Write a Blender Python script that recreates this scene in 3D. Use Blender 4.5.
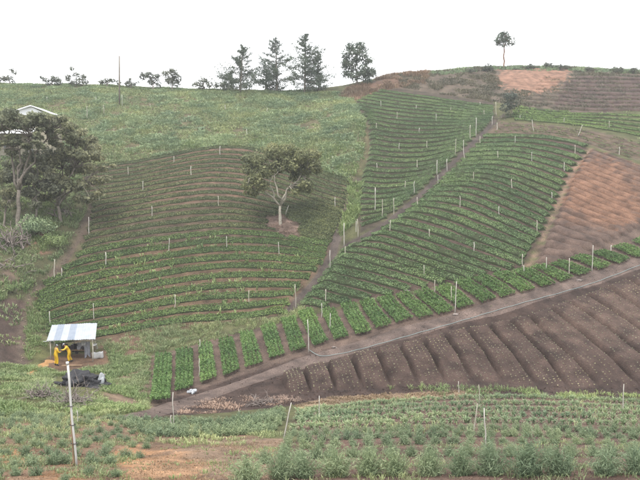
import bpy, bmesh, math, random
import numpy as np
from mathutils import Vector, Matrix

for o in list(bpy.data.objects):
    bpy.data.objects.remove(o)
SC = bpy.context.scene
COL = SC.collection
R = math.radians

# ------------------------------------------------------------------ camera
FPX = 686.0
ZC = 15.0
PITCH = math.atan(40.0 / FPX)
cam = bpy.data.cameras.new('camera')
cam.lens = 36.0 * FPX / 640.0
cam.sensor_width = 36.0
cam.clip_start = 0.2
cam.clip_end = 6000
camo = bpy.data.objects.new('camera', cam)
COL.objects.link(camo)
camo.location = (0, 0, ZC)
camo.rotation_euler = (R(90) - PITCH, 0, 0)
SC.camera = camo

# ------------------------------------------------------------------ sky
SUN_EL, SUN_AZ = R(62), R(200)          # azimuth clockwise from +Y
w = bpy.data.worlds.new('World')
SC.world = w
w.use_nodes = True
nt = w.node_tree
nt.nodes.clear()
sky = nt.nodes.new('ShaderNodeTexSky')
sky.sky_type = 'NISHITA'
sky.sun_disc = False
sky.sun_elevation = SUN_EL
sky.sun_rotation = SUN_AZ
bg1 = nt.nodes.new('ShaderNodeBackground')
bg1.inputs['Strength'].default_value = 0.1
nt.links.new(sky.outputs[0], bg1.inputs['Color'])
bg2 = nt.nodes.new('ShaderNodeBackground')      # the closed cloud cover
bg2.inputs['Color'].default_value = (0.985, 0.99, 1.0, 1)
bg2.inputs['Strength'].default_value = 1.02
mx = nt.nodes.new('ShaderNodeMixShader')
tcw = nt.nodes.new('ShaderNodeTexCoord')
nzw = nt.nodes.new('ShaderNodeTexNoise')
nzw.inputs['Scale'].default_value = 2.2
nzw.inputs['Detail'].default_value = 4
nt.links.new(tcw.outputs['Generated'], nzw.inputs['Vector'])
mrw = nt.nodes.new('ShaderNodeMapRange')
mrw.inputs['To Min'].default_value = 0.90
mrw.inputs['To Max'].default_value = 0.99
nt.links.new(nzw.outputs['Fac'], mrw.inputs['Value'])
nt.links.new(mrw.outputs[0], mx.inputs['Fac'])
nt.links.new(bg1.outputs[0], mx.inputs[1])
nt.links.new(bg2.outputs[0], mx.inputs[2])
wo = nt.nodes.new('ShaderNodeOutputWorld')
nt.links.new(mx.outputs[0], wo.inputs['Surface'])

sun = bpy.data.lights.new('sun', 'SUN')
sun.energy = 1.5
sun.angle = R(18)
sun.color = (1.0, 0.965, 0.9)
suno = bpy.data.objects.new('sun', sun)
COL.objects.link(suno)
sd = Vector((math.sin(SUN_AZ) * math.cos(SUN_EL), math.cos(SUN_AZ) * math.cos(SUN_EL), math.sin(SUN_EL)))
suno.rotation_euler = sd.to_track_quat('Z', 'Y').to_euler()
suno.location = (0, -20, 80)

SC.render.engine = 'CYCLES'
SC.view_settings.view_transform = 'Standard'
SC.view_settings.look = 'None'
SC.view_settings.gamma = 1.0
SC.view_settings.exposure = 1.27
SC.cycles.max_bounces = 5
SC.cycles.transparent_max_bounces = 6
SC.cycles.volume_bounces = 0

# ------------------------------------------------------------------ numeric helpers
RNG = np.random.default_rng(7)
_perm = np.random.default_rng(99).random((256, 256))


def vnoise(x, y, seed=0):
    x = np.asarray(x, float) + 37.3 * seed
    y = np.asarray(y, float) + 91.7 * seed
    xi = np.floor(x).astype(int); yi = np.floor(y).astype(int)
    fx = x - xi; fy = y - yi
    fx = fx * fx * (3 - 2 * fx); fy = fy * fy * (3 - 2 * fy)
    g = lambda a, b: _perm[a & 255, b & 255]
    return ((g(xi, yi) * (1 - fx) + g(xi + 1, yi) * fx) * (1 - fy)
            + (g(xi, yi + 1) * (1 - fx) + g(xi + 1, yi + 1) * fx) * fy) - 0.5


def fbm(x, y, seed=0, oct=3):
    s = 0; a = 1.0
    for i in range(oct):
        s = s + a * vnoise(np.asarray(x) * 2 ** i, np.asarray(y) * 2 ** i, seed + i * 5)
        a *= 0.5
    return s


CP, SP = math.cos(PITCH), math.sin(PITCH)


def ray(u, v):
    cx = (np.asarray(u, float) - 320) / FPX
    cy = (240 - np.asarray(v, float)) / FPX
    return np.stack([cx, CP + cy * SP, -SP + cy * CP], -1)


def at(u, v, D):
    d = ray(u, v)
    k = np.asarray(D, float) / d[..., 1]
    return d * k[..., None] + np.array([0, 0, ZC])


def pix(P):
    P = np.asarray(P, float)
    q = P - np.array([0, 0, ZC])
    f = q[..., 1] * CP - q[..., 2] * SP
    up = q[..., 1] * SP + q[..., 2] * CP
    f = np.where(f < 0.5, 0.5, f)
    return 320 + FPX * q[..., 0] / f, 240 - FPX * up / f


def inside(u, v, poly):
    u = np.asarray(u); v = np.asarray(v)
    r = np.zeros(u.shape, bool)
    n = len(poly)
    for i in range(n):
        x1, y1 = poly[i]; x2, y2 = poly[(i + 1) % n]
        if y1 == y2:
            continue
        c = ((y1 > v) != (y2 > v)) & (u < (x2 - x1) * (v - y1) / (y2 - y1) + x1)
        r ^= c
    return r


def polydist(u, v, line):
    u = np.asarray(u, float); v = np.asarray(v, float)
    d = np.full(u.shape, 1e9)
    for (x1, y1), (x2, y2) in zip(line[:-1], line[1:]):
        L = (x2 - x1) ** 2 + (y2 - y1) ** 2
        t = np.clip(((u - x1) * (x2 - x1) + (v - y1) * (y2 - y1)) / max(L, 1e-9), 0, 1)
        d = np.minimum(d, np.hypot(u - x1 - t * (x2 - x1), v - y1 - t * (y2 - y1)))
    return d


def catmull(pts, n):
    P = np.asarray(pts, float)
    d = np.r_[0, np.cumsum(np.linalg.norm(np.diff(P, axis=0), axis=1))]
    d /= d[-1]
    return hermite(d, P, np.linspace(0, 1, n))


def hermite(x, Y, xq):
    """smooth cubic through (x, Y)"""
    x = np.asarray(x, float); Y = np.asarray(Y, float)
    if len(x) == 2:
        t = ((xq - x[0]) / (x[1] - x[0]))
        return Y[0] + (Y[1] - Y[0]) * t.reshape((-1,) + (1,) * (Y.ndim - 1))
    m = np.zeros_like(Y)
    h = np.diff(x)
    sh = (-1,) + (1,) * (Y.ndim - 1)
    s = np.diff(Y, axis=0) / h.reshape(sh)
    m[1:-1] = (s[:-1] * h[1:].reshape(sh) + s[1:] * h[:-1].reshape(sh)) / (h[:-1] + h[1:]).reshape(sh)
    m[0] = s[0]; m[-1] = s[-1]
    i = np.clip(np.searchsorted(x, xq) - 1, 0, len(x) - 2)
    t = ((xq - x[i]) / h[i]).reshape(sh); hh = h[i].reshape(sh)
    t2 = t * t; t3 = t2 * t
    return (2 * t3 - 3 * t2 + 1) * Y[i] + (t3 - 2 * t2 + t) * hh * m[i] + (-2 * t3 + 3 * t2) * Y[i + 1] + (t3 - t2) * hh * m[i + 1]


# ------------------------------------------------------------------ terrain height
CTRL = [(-200, 480, 17), (0, 480, 17), (160, 480, 17), (320, 480, 16.5), (480, 480, 16), (640, 480, 16), (840, 480, 16),
        (0, 445, 22.5), (160, 445, 23.5), (320, 445, 24), (480, 445, 24), (640, 445, 24),
        (0, 418, 30), (150, 418, 32), (280, 425, 31), (320, 412, 38), (480, 402, 42), (640, 402, 42),
        (0, 390, 41), (100, 390, 42), (170, 408, 42), (290, 398, 46), (400, 393, 47.5), (520, 391, 47.5), (640, 391, 47.5),
        (0, 362, 52), (60, 366, 54), (110, 352, 57.5), (160, 380, 50), (200, 384, 50), (170, 357, 56), (300, 352, 54),
        (310, 380, 49.5), (400, 330, 55.5), (400, 360, 51.5), (500, 303, 58), (500, 350, 53.5), (640, 262, 66), (640, 320, 57.5), (760, 240, 68),
        (0, 320, 59), (40, 320, 62), (110, 335, 62), (200, 330, 62), (285, 312, 63), (330, 306, 63.5), (425, 287, 63.5), (530, 268, 64.5),
        (0, 270, 66), (60, 265, 70), (130, 265, 72), (220, 265, 73), (320, 268, 69.5),
        (0, 215, 77), (90, 215, 80), (150, 215, 82), (220, 205, 84), (280, 222, 80), (345, 215, 79),
        (0, 165, 90), (85, 165, 94), (150, 160, 97), (220, 147, 101), (300, 163, 97), (350, 181, 90),
        (0, 130, 106), (100, 125, 110), (200, 120, 113), (300, 125, 111), (360, 125, 106),
        (0, 105, 118), (100, 103, 120), (240, 105, 122), (330, 110, 117),
        (-150, 85, 128), (0, 87, 129), (100, 88, 130), (240, 93, 130), (340, 97, 126),
        (362, 236, 73.5), (415, 200, 81), (380, 170, 91), (440, 174, 89), (480, 138, 102), (430, 120, 110), (380, 95, 124), (440, 95, 126), (495, 102, 120),
        (345, 262, 68.5), (440, 240, 71), (500, 210, 77), (545, 230, 71), (430, 265, 66.5), (500, 170, 88), (560, 190, 81), (592, 148, 96), (540, 138, 100),
        (640, 228, 72), (640, 165, 88), (640, 140, 101), (560, 110, 119), (640, 110, 119), (560, 90, 131), (640, 92, 130),
        (400, 76, 138), (450, 72, 142), (500, 68, 145), (570, 69, 146), (640, 73, 144), (800, 75, 144)]
_c = np.array(CTRL, float)
CW = at(_c[:, 0], _c[:, 1], _c[:, 2])
EXTRA = [(-20, 0, 13.3), (0, 0, 13.3), (20, 0, 13.3), (-25, -30, 21), (0, -30, 21), (25, -30, 21),
         (-70, 20, 9), (70, 20, 10), (-80, 60, 6), (75, 60, 10), (-90, 100, 26), (85, 100, 30),
         (-90, 150, 37), (-40, 165, 37), (0, 165, 35), (15, 168, 39), (45, 172, 43), (80, 168, 43),
         (-60, 215, 24), (0, 215, 24), (60, 220, 28), (0, -80, 26), (-110, -20, 18), (110, -20, 18)]
CW = np.vstack([CW, np.array(EXTRA, float)])


def tps_fit(P, lam=0.6):
    S = 50.0
    X = P[:, :2] / S
    n = len(X)
    r2 = ((X[:, None] - X[None]) ** 2).sum(-1)
    K = 0.5 * r2 * np.log(r2 + 1e-12)
    K[np.arange(n), np.arange(n)] += lam * 1e-3
    A = np.zeros((n + 3, n + 3))
    A[:n, :n] = K
    A[:n, n] = 1; A[:n, n + 1:] = X
    A[n:, :n] = A[:n, n:].T
    b = np.r_[P[:, 2], 0, 0, 0]
    wts = np.linalg.solve(A, b)

    def f(x, y):
        q = np.stack([np.ravel(x), np.ravel(y)], -1) / S
        out = np.empty(len(q))
        for i in range(0, len(q), 20000):
            c = q[i:i + 20000]
            rr = ((c[:, None] - X[None]) ** 2).sum(-1)
            out[i:i + 20000] = (0.5 * rr * np.log(rr + 1e-12)) @ wts[:n] + wts[n] + c @ wts[n + 1:]
        return out.reshape(np.shape(x))
    return f


def axis(a, b, step, far, n):
    inner = np.arange(a, b + 1e-6, step)
    g = np.geomspace(step, far, n)
    return np.r_[(a - np.cumsum(g))[::-1], inner, b + np.cumsum(g)]


XS = axis(-75, 75, 0.5, 160, 22)
YS = axis(8, 160, 0.5, 160, 22)
GX, GY = np.meshgrid(XS, YS)
tps = tps_fit(CW)
cxx = np.clip(GX, -120, 120); cyy = np.clip(GY, -80, 220)
GZ = tps(cxx, cyy)
over = np.hypot(GX - cxx, GY - cyy)
GZ = GZ - np.minimum(over * 0.12, 60) * np.where(over > 0, 1, 0)
GZ = np.maximum(GZ, -60)
GZ += 0.30 * vnoise(GX / 9, GY / 9, 3) + 0.14 * vnoise(GX / 3.1, GY / 3.1, 5)


def H(x, y):
    x = np.clip(x, XS[0] + 1e-3, XS[-1] - 1e-3); y = np.clip(y, YS[0] + 1e-3, YS[-1] - 1e-3)
    i = np.clip(np.searchsorted(XS, x) - 1, 0, len(XS) - 2)
    j = np.clip(np.searchsorted(YS, y) - 1, 0, len(YS) - 2)
    fx = (x - XS[i]) / (XS[i + 1] - XS[i]); fy = (y - YS[j]) / (YS[j + 1] - YS[j])
    return (GZ[j, i] * (1 - fx) + GZ[j, i + 1] * fx) * (1 - fy) + (GZ[j + 1, i] * (1 - fx) + GZ[j + 1, i + 1] * fx) * fy


_T = np.arange(9.0, 175.0, 0.35)


def ground(u, v):
    """where the sight line through a photo pixel first meets the terrain"""
    u = np.atleast_1d(np.asarray(u, float)); v = np.atleast_1d(np.asarray(v, float))
    d = ray(u, v); d = d / d[:, 1:2]
    out = np.full((len(u), 3), np.nan)
    for i in range(0, len(u), 4000):
        dd = d[i:i + 4000]
        X = dd[:, 0:1] * _T; Z = ZC + dd[:, 2:3] * _T
        below = Z < H(X, np.broadcast_to(_T, X.shape))
        hit = below.any(1); k = below.argmax(1)
        lo = _T[np.maximum(k - 1, 0)].copy(); hi = _T[k].copy()
        for _ in range(14):
            m = 0.5 * (lo + hi)
            b = ZC + dd[:, 2] * m < H(dd[:, 0] * m, m)
            hi = np.where(b, m, hi); lo = np.where(b, lo, m)
        p = np.stack([dd[:, 0] * hi, hi, H(dd[:, 0] * hi, hi)], -1)
        p[~hit] = np.nan
        out[i:i + 4000] = p
    return out


def G1(u, v):
    return Vector(ground(u, v)[0])


def carve(line, width, depth):
    global GZ
    P = catmull(line, 60)
    W = ground(P[:, 0], P[:, 1])
    W = W[~np.isnan(W[:, 0])]
    d = polydist(GX, GY, [tuple(p[:2]) for p in W])
    GZ = GZ - depth * np.exp(-(d / width) ** 2)


GULLY = [(365, 112), (367, 140), (364, 160), (358, 183), (351, 205), (340, 228), (334, 250), (327, 266), (315, 283), (302, 297), (293, 307), (285, 317)]
LANE = [(496, 121), (486, 130), (475, 141), (455, 161), (438, 178), (415, 200), (394, 217), (376, 231), (360, 239), (342, 249)]
TRACK_L = [(93, 207), (85, 224), (75, 246), (63, 263), (47, 281), (33, 295), (24, 320), (21, 345), (22, 362)]
BROWN_EDGE = [(590, 150), (578, 163), (566, 184), (557, 207), (546, 232), (537, 252), (526, 270)]
carve(GULLY, 0.8, 0.55)
carve(LANE, 0.6, 0.3)
carve(TRACK_L, 1.0, 0.3)
carve(BROWN_EDGE, 0.5, 0.2)

# ------------------------------------------------------------------ mesh / object helpers


def link(o):
    COL.objects.link(o)
    return o


def mk(name, V, F, mats, parent=None, attr=None, smooth=False, mi=None):
    """one mesh object from arrays; F is one (M,k) array or a list of them"""
    V = np.asarray(V, np.float32).reshape(-1, 3)
    Fs = F if isinstance(F, list) else [F]
    Fs = [np.asarray(f, np.int32) for f in Fs if len(f)]
    me = bpy.data.meshes.new(name)
    me.vertices.add(len(V))
    me.vertices.foreach_set('co', V.ravel())
    nl = sum(f.size for f in Fs); npoly = sum(len(f) for f in Fs)
    me.loops.add(nl)
    me.loops.foreach_set('vertex_index', np.concatenate([f.ravel() for f in Fs]))
    me.polygons.add(npoly)
    tot = np.concatenate([np.full(len(f), f.shape[1], np.int32) for f in Fs])
    me.polygons.foreach_set('loop_start', np.r_[0, np.cumsum(tot)[:-1]].astype(np.int32))
    me.polygons.foreach_set('loop_total', tot)
    if mi is not None:
        me.polygons.foreach_set('material_index', np.asarray(mi, np.int32))
    me.polygons.foreach_set('use_smooth', np.full(npoly, bool(smooth)))
    me.update(calc_edges=True)
    if attr is not None:
        a = me.attributes.new('soil', 'FLOAT_COLOR', 'POINT')
        c = np.ones((len(V), 4), np.float32); c[:, :3] = attr
        a.data.foreach_set('color', c.ravel())
    for m in (mats if isinstance(mats, (list, tuple)) else [mats]):
        me.materials.append(M[m])
    o = link(bpy.data.objects.new(name, me))
    if parent:
        o.parent = parent
    return o


def tag(o, label=None, cat=None, group=None, kind=None):
    if label: o['label'] = label
    if cat: o['category'] = cat
    if group: o['group'] = group
    if kind: o['kind'] = kind
    return o


def empty(name, loc, rz=0, label=None, cat=None, group=None):
    o = link(bpy.data.objects.new(name, None))
    o.location = loc; o.rotation_euler = (0, 0, rz)
    o.empty_display_size = 0.3
    return tag(o, label, cat, group)


def merge(parts):
    Vs, F = [], {}
    n = 0
    for V, f in parts:
        V = np.asarray(V, float).reshape(-1, 3)
        for ff in (f if isinstance(f, list) else [f]):
            ff = np.asarray(ff)
            if len(ff):
                F.setdefault(ff.shape[1], []).append(ff + n)
        Vs.append(V); n += len(V)
    return np.vstack(Vs), [np.vstack(x) for x in F.values()]


def tube(pts, rad, sides=7, cap=True):
    P = np.asarray(pts, float); n = len(P)
    rad = np.broadcast_to(np.asarray(rad, float), (n,))
    T = np.gradient(P, axis=0) if n > 2 else np.repeat((P[1] - P[0])[None], 2, 0)
    T /= np.linalg.norm(T, axis=1)[:, None] + 1e-9
    ref = np.array([0.31, 0.87, 0.38]) if abs(T[0] @ np.array([0.31, 0.87, 0.38])) < 0.9 else np.array([1.0, 0, 0])
    A = np.cross(T, ref); A /= np.linalg.norm(A, axis=1)[:, None] + 1e-9
    B = np.cross(T, A)
    th = np.linspace(0, 2 * np.pi, sides, endpoint=False)
    V = (P[:, None] + rad[:, None, None] * (np.cos(th)[None, :, None] * A[:, None] + np.sin(th)[None, :, None] * B[:, None])).reshape(-1, 3)
    i = np.arange(n - 1)[:, None] * sides; j = np.arange(sides)[None]; j2 = (j + 1) % sides
    Q = np.stack([i + j, i + j2, i + sides + j2, i + sides + j], -1).reshape(-1, 4)
    F = [Q]
    if cap:
        F.append(np.array([list(range(sides))[::-1]])); F.append(np.array([[(n - 1) * sides + k for k in range(sides)]]))
    return V, F


def box(c, s, rot=None):
    v = np.array([[x, y, z] for x in (-.5, .5) for y in (-.5, .5) for z in (-.5, .5)]) * np.asarray(s, float)
    if rot is not None:
        v = v @ np.array(Matrix.Rotation(rot[0], 3, rot[1])).T
    f = np.array([[0, 1, 3, 2], [4, 6, 7, 5], [0, 4, 5, 1], [2, 3, 7, 6], [0, 2, 6, 4], [1, 5, 7, 3]])
    return v + np.asarray(c, float), f


def leaves(P, N, L, Wd, rng, tilt=0.7):
    """diamond leaves at P, facing roughly along N"""
    n = len(P)
    N = N + tilt * rng.normal(size=(n, 3))
    N /= np.linalg.norm(N, axis=1)[:, None] + 1e-9
    a = np.cross(N, rng.normal(size=(n, 3))); a /= np.linalg.norm(a, axis=1)[:, None] + 1e-9
    b = np.cross(N, a)
    L = np.broadcast_to(L, (n,))[:, None] * 0.5; Wd = np.broadcast_to(Wd, (n,))[:, None] * 0.5
    V = np.stack([P - a * L, P + b * Wd - N * L * .12, P + a * L, P - b * Wd - N * L * .12], 1).reshape(-1, 3)
    F = np.arange(4 * n).reshape(-1, 4)
    return V, F


def blades(P, dirs, h, wd, bend, rng):
    """curved blades (2 quads) from base points"""
    n = len(P)
    h = np.broadcast_to(h, (n,))[:, None]; wd = np.broadcast_to(wd, (n,))[:, None]
    out = np.asarray(dirs, float)
    side = np.stack([-out[:, 1], out[:, 0], np.zeros(n)], -1)
    side += 0.5 * rng.normal(size=(n, 3)); side /= np.linalg.norm(side, axis=1)[:, None] + 1e-9
    up = np.array([0, 0, 1.0])
    bend = np.broadcast_to(bend, (n,))[:, None]
    p1 = P + h * (0.55 * up + 0.28 * bend * out)
    p2 = P + h * ((1 - 0.35 * bend) * up + 0.85 * bend * out)
    V = np.stack([P - side * wd * .4, P + side * wd * .4, p1 + side * wd * .5, p1 - side * wd * .5, p2 + side * wd * .08, p2 - side * wd * .08], 1).reshape(-1, 3)
    b = np.arange(n)[:, None] * 6
    F = np.concatenate([b + np.array([[0, 1, 2, 3]]), b + np.array([[3, 2, 4, 5]])])
    return V, F


ORD = ['first', 'second', 'third', 'fourth', 'fifth', 'sixth', 'seventh', 'eighth', 'ninth', 'tenth', 'eleventh', 'twelfth', 'thirteenth',
       'fourteenth', 'fifteenth', 'sixteenth', 'seventeenth', 'eighteenth', 'nineteenth', 'twentieth', 'twenty-first', 'twenty-second',
       'twenty-third', 'twenty-fourth', 'twenty-fifth', 'twenty-sixth', 'twenty-seventh', 'twenty-eighth', 'twenty-ninth', 'thirtieth',
       'thirty-first', 'thirty-second', 'thirty-third', 'thirty-fourth', 'thirty-fifth', 'thirty-sixth', 'thirty-seventh', 'thirty-eighth', 'thirty-ninth', 'fortieth']

# ------------------------------------------------------------------ materials
M = {}


def newmat(name):
    m = bpy.data.materials.new(name)
    m.use_nodes = True
    nt = m.node_tree
    nt.nodes.clear()
    out = nt.nodes.new('ShaderNodeOutputMaterial')
    p = nt.nodes.new('ShaderNodeBsdfPrincipled')
    nt.links.new(p.outputs[0], out.inputs['Surface'])
    M[name] = m
    return nt, p, out


def noise(nt, scale, detail=3, coord='Object', rough=0.55):
    tc = nt.nodes.new('ShaderNodeNewGeometry')
    n = nt.nodes.new('ShaderNodeTexNoise')
    n.inputs['Scale'].default_value = scale
    n.inputs['Detail'].default_value = detail
    n.inputs['Roughness'].default_value = rough
    nt.links.new(tc.outputs['Position'], n.inputs['Vector'])
    return n


def ramp(nt, fac, stops):
    r = nt.nodes.new('ShaderNodeValToRGB')
    el = r.color_ramp.elements
    el[0].position, el[0].color = stops[0][0], (*stops[0][1], 1)
    el[1].position, el[1].color = stops[-1][0], (*stops[-1][1], 1)
    for pos, c in stops[1:-1]:
        e = el.new(pos); e.color = (*c, 1)
    nt.links.new(fac, r.inputs[0])
    return r


def mixc(nt, a, b, fac, mode='MIX'):
    m = nt.nodes.new('ShaderNodeMix')
    m.data_type = 'RGBA'; m.blend_type = mode
    if isinstance(fac, (int, float)):
        m.inputs[0].default_value = fac
    else:
        nt.links.new(fac, m.inputs[0])
    for k, x in ((6, a), (7, b)):
        if isinstance(x, tuple):
            m.inputs[k].default_value = (*x, 1)
        else:
            nt.links.new(x, m.inputs[k])
    return m.outputs[2]


def soil_mat(name, rough=0.95, bump=0.9, contrast=0.45):
    nt, p, out = newmat(name)
    at_ = nt.nodes.new('ShaderNodeAttribute'); at_.attribute_name = 'soil'
    n1 = noise(nt, 0.8, 5); n2 = noise(nt, 9.0, 4)
    lo, hi = 1 - contrast, 1 + contrast
    r1 = ramp(nt, n1.outputs['Fac'], [(0.3, (lo, lo, lo)), (0.7, (hi, hi * .97, hi * .93))])
    r2 = ramp(nt, n2.outputs['Fac'], [(0.3, (0.72, 0.72, 0.72)), (0.7, (1.28, 1.28, 1.28))])
    c = mixc(nt, at_.outputs['Color'], r1.outputs[0], 1.0, 'MULTIPLY')
    c = mixc(nt, c, r2.outputs[0], 1.0, 'MULTIPLY')
    n3 = noise(nt, 34.0, 3)
    r3 = ramp(nt, n3.outputs['Fac'], [(0.32, (0.62, 0.62, 0.62)), (0.68, (1.40, 1.38, 1.36))])
    c = mixc(nt, c, r3.outputs[0], 1.0, 'MULTIPLY')
    nt.links.new(c, p.inputs['Base Color'])
    p.inputs['Roughness'].default_value = rough
    p.inputs['Specular IOR Level'].default_value = 0.15
    b = nt.nodes.new('ShaderNodeBump')
    b.inputs['Strength'].default_value = bump
    b.inputs['Distance'].default_value = 0.08
    nt.links.new(n2.outputs['Fac'], b.inputs['Height'])
    nt.links.new(b.outputs[0], p.inputs['Normal'])


def leaf_mat(name, dark, mid, light, scale=0.5, trans=0.25, spread=0.5):
    nt, p, out = newmat(name)
    g = nt.nodes.new('ShaderNodeNewGeometry')
    n = noise(nt, scale, 3)
    mth = nt.nodes.new('ShaderNodeMath'); mth.operation = 'MULTIPLY_ADD'
    mth.inputs[1].default_value = spread
    nt.links.new(g.outputs['Random Per Island'], mth.inputs[0])
    m2 = nt.nodes.new('ShaderNodeMath'); m2.operation = 'MULTIPLY_ADD'
    m2.inputs[1].default_value = 1.0 - spread; m2.inputs[2].default_value = 0.0
    nt.links.new(n.outputs['Fac'], m2.inputs[0])
    nt.links.new(m2.outputs[0], mth.inputs[2])
    r = ramp(nt, mth.outputs[0], [(0.2, dark), (0.5, mid), (0.85, light)])
    oi = nt.nodes.new('ShaderNodeObjectInfo')
    rv = ramp(nt, oi.outputs['Random'], [(0.0, (0.84, 0.86, 0.84)), (1.0, (1.16, 1.12, 1.10))])
    nv = noise(nt, 0.16, 2)
    rn = ramp(nt, nv.outputs['Fac'], [(0.32, (0.78, 0.82, 0.84)), (0.68, (1.22, 1.16, 1.06))])
    cc = mixc(nt, r.outputs[0], rv.outputs[0], 1.0, 'MULTIPLY')
    cc = mixc(nt, cc, rn.outputs[0], 1.0, 'MULTIPLY')
    nt.links.new(cc, p.inputs['Base Color'])
    p.inputs['Roughness'].default_value = 0.62
    p.inputs['Specular IOR Level'].default_value = 0.3
    t = nt.nodes.new('ShaderNodeBsdfTranslucent')
    nt.links.new(cc, t.inputs['Color'])
    ms = nt.nodes.new('ShaderNodeMixShader'); ms.inputs[0].default_value = trans
    nt.links.new(p.outputs[0], ms.inputs[1]); nt.links.new(t.outputs[0], ms.inputs[2])
    nt.links.new(ms.outputs[0], out.inputs['Surface'])


def plain_mat(name, c1, c2, scale=6.0, rough=0.8, spec=0.3, metal=0.0, bump=0.25, dist=0.02):
    nt, p, out = newmat(name)
    n = noise(nt, scale, 5)
    r = ramp(nt, n.outputs['Fac'], [(0.3, c1), (0.7, c2)])
    nt.links.new(r.outputs[0], p.inputs['Base Color'])
    p.inputs['Roughness'].default_value = rough
    p.inputs['Specular IOR Level'].default_value = spec
    p.inputs['Metallic'].default_value = metal
    b = nt.nodes.new('ShaderNodeBump'); b.inputs['Strength'].default_value = bump; b.inputs['Distance'].default_value = dist
    nt.links.new(n.outputs['Fac'], b.inputs['Height']); nt.links.new(b.outputs[0], p.inputs['Normal'])


soil_mat('soil')
leaf_mat('crop_dense', (0.050, 0.096, 0.042), (0.134, 0.210, 0.096), (0.240, 0.320, 0.150), 0.45)
leaf_mat('crop_mid', (0.050, 0.096, 0.042), (0.134, 0.208, 0.096), (0.240, 0.315, 0.150), 0.45)
leaf_mat('crop_sparse', (0.055, 0.074, 0.036), (0.130, 0.158, 0.076), (0.225, 0.250, 0.122), 0.5)
leaf_mat('crop_lush', (0.050, 0.096, 0.032), (0.130, 0.208, 0.072), (0.240, 0.320, 0.120), 0.5)
leaf_mat('bed_green', (0.045, 0.098, 0.030), (0.112, 0.200, 0.066), (0.200, 0.290, 0.110), 0.7)
leaf_mat('weed', (0.105, 0.142, 0.068), (0.235, 0.285, 0.145), (0.375, 0.415, 0.230), 0.18)
leaf_mat('weed_bright', (0.090, 0.145, 0.058), (0.195, 0.265, 0.112), (0.310, 0.365, 0.175), 0.3)
leaf_mat('weed_blue', (0.095, 0.150, 0.088), (0.205, 0.280, 0.165), (0.330, 0.395, 0.250), 0.3)
leaf_mat('dry_grass', (0.120, 0.085, 0.055), (0.235, 0.170, 0.110), (0.340, 0.265, 0.180), 0.3)
leaf_mat('bracken', (0.110, 0.075, 0.055), (0.220, 0.150, 0.110), (0.260, 0.220, 0.140), 0.25)
leaf_mat('heath', (0.065, 0.065, 0.044), (0.130, 0.122, 0.086), (0.202, 0.182, 0.130), 0.25)
leaf_mat('plume', (0.110, 0.160, 0.098), (0.235, 0.305, 0.190), (0.380, 0.445, 0.290), 0.8, 0.4)
leaf_mat('tree_olive', (0.065, 0.080, 0.042), (0.160, 0.178, 0.092), (0.290, 0.302, 0.165), 0.5, 0.4)
leaf_mat('tree_dark', (0.105, 0.115, 0.074), (0.235, 0.245, 0.155), (0.400, 0.400, 0.255), 0.5, 0.4)
leaf_mat('tree_grey', (0.105, 0.116, 0.088), (0.210, 0.222, 0.160), (0.330, 0.340, 0.245), 0.4, 0.35)
leaf_mat('pine', (0.040, 0.062, 0.046), (0.080, 0.112, 0.082), (0.135, 0.165, 0.120), 0.6)
leaf_mat('tree_sky', (0.045, 0.056, 0.044), (0.085, 0.100, 0.076), (0.130, 0.145, 0.110), 0.4, 0.12)
leaf_mat('seedling', (0.19, 0.19, 0.125), (0.31, 0.31, 0.205), (0.44, 0.43, 0.31), 1.0)
leaf_mat('dead_leaf', (0.150, 0.105, 0.085), (0.280, 0.200, 0.165), (0.420, 0.320, 0.270), 1.2)
plain_mat('crop_inner_shade', (0.016, 0.024, 0.012), (0.045, 0.052, 0.026), 14, 0.9, 0.1)  # stem colour darkened to paint the shade on the row sides
plain_mat('bark_pale', (0.20, 0.18, 0.15), (0.40, 0.37, 0.31), 5, 0.9, 0.1)
plain_mat('bark', (0.11, 0.095, 0.08), (0.24, 0.21, 0.18), 4, 0.95, 0.1)
plain_mat('bark_red', (0.16, 0.10, 0.075), (0.27, 0.18, 0.14), 4, 0.95, 0.1)
plain_mat('dead_wood', (0.100, 0.082, 0.075), (0.280, 0.240, 0.220), 5, 0.95, 0.1)
plain_mat('post_wood', (0.24, 0.22, 0.18), (0.44, 0.41, 0.35), 3, 0.9, 0.15)
plain_mat('post_pale', (0.300, 0.285, 0.255), (0.460, 0.440, 0.400), 3, 0.7, 0.25)
plain_mat('post_white', (0.400, 0.400, 0.390), (0.520, 0.520, 0.510), 2, 0.45, 0.4)
plain_mat('pole_wood', (0.10, 0.085, 0.07), (0.20, 0.18, 0.15), 3, 0.9, 0.1)
plain_mat('sheet_white', (0.270, 0.290, 0.320), (0.330, 0.350, 0.380), 2, 0.45, 0.4, 0.0, 0.05)
plain_mat('sheet_grey', (0.170, 0.200, 0.250), (0.220, 0.250, 0.300), 2, 0.4, 0.45, 0.0, 0.05)
plain_mat('roof_white', (0.640, 0.650, 0.660), (0.740, 0.750, 0.760), 1.5, 0.5, 0.3, 0.0, 0.05)
plain_mat('wall_cream', (0.240, 0.215, 0.165), (0.320, 0.295, 0.235), 1.5, 0.9, 0.1)
plain_mat('window_dark', (0.03, 0.035, 0.04), (0.05, 0.055, 0.06), 2, 0.15, 0.5)
plain_mat('rain_yellow', (0.440, 0.260, 0.008), (0.620, 0.400, 0.015), 5, 0.38, 0.5, 0.0, 0.4, 0.03)
plain_mat('skin', (0.22, 0.12, 0.08), (0.28, 0.16, 0.11), 8, 0.6, 0.3)
plain_mat('hair', (0.012, 0.010, 0.009), (0.025, 0.02, 0.018), 20, 0.6, 0.3)
plain_mat('rubber', (0.012, 0.012, 0.014), (0.03, 0.03, 0.032), 6, 0.5, 0.4)
plain_mat('cap_grey', (0.20, 0.21, 0.23), (0.32, 0.33, 0.36), 6, 0.85, 0.1)
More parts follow.
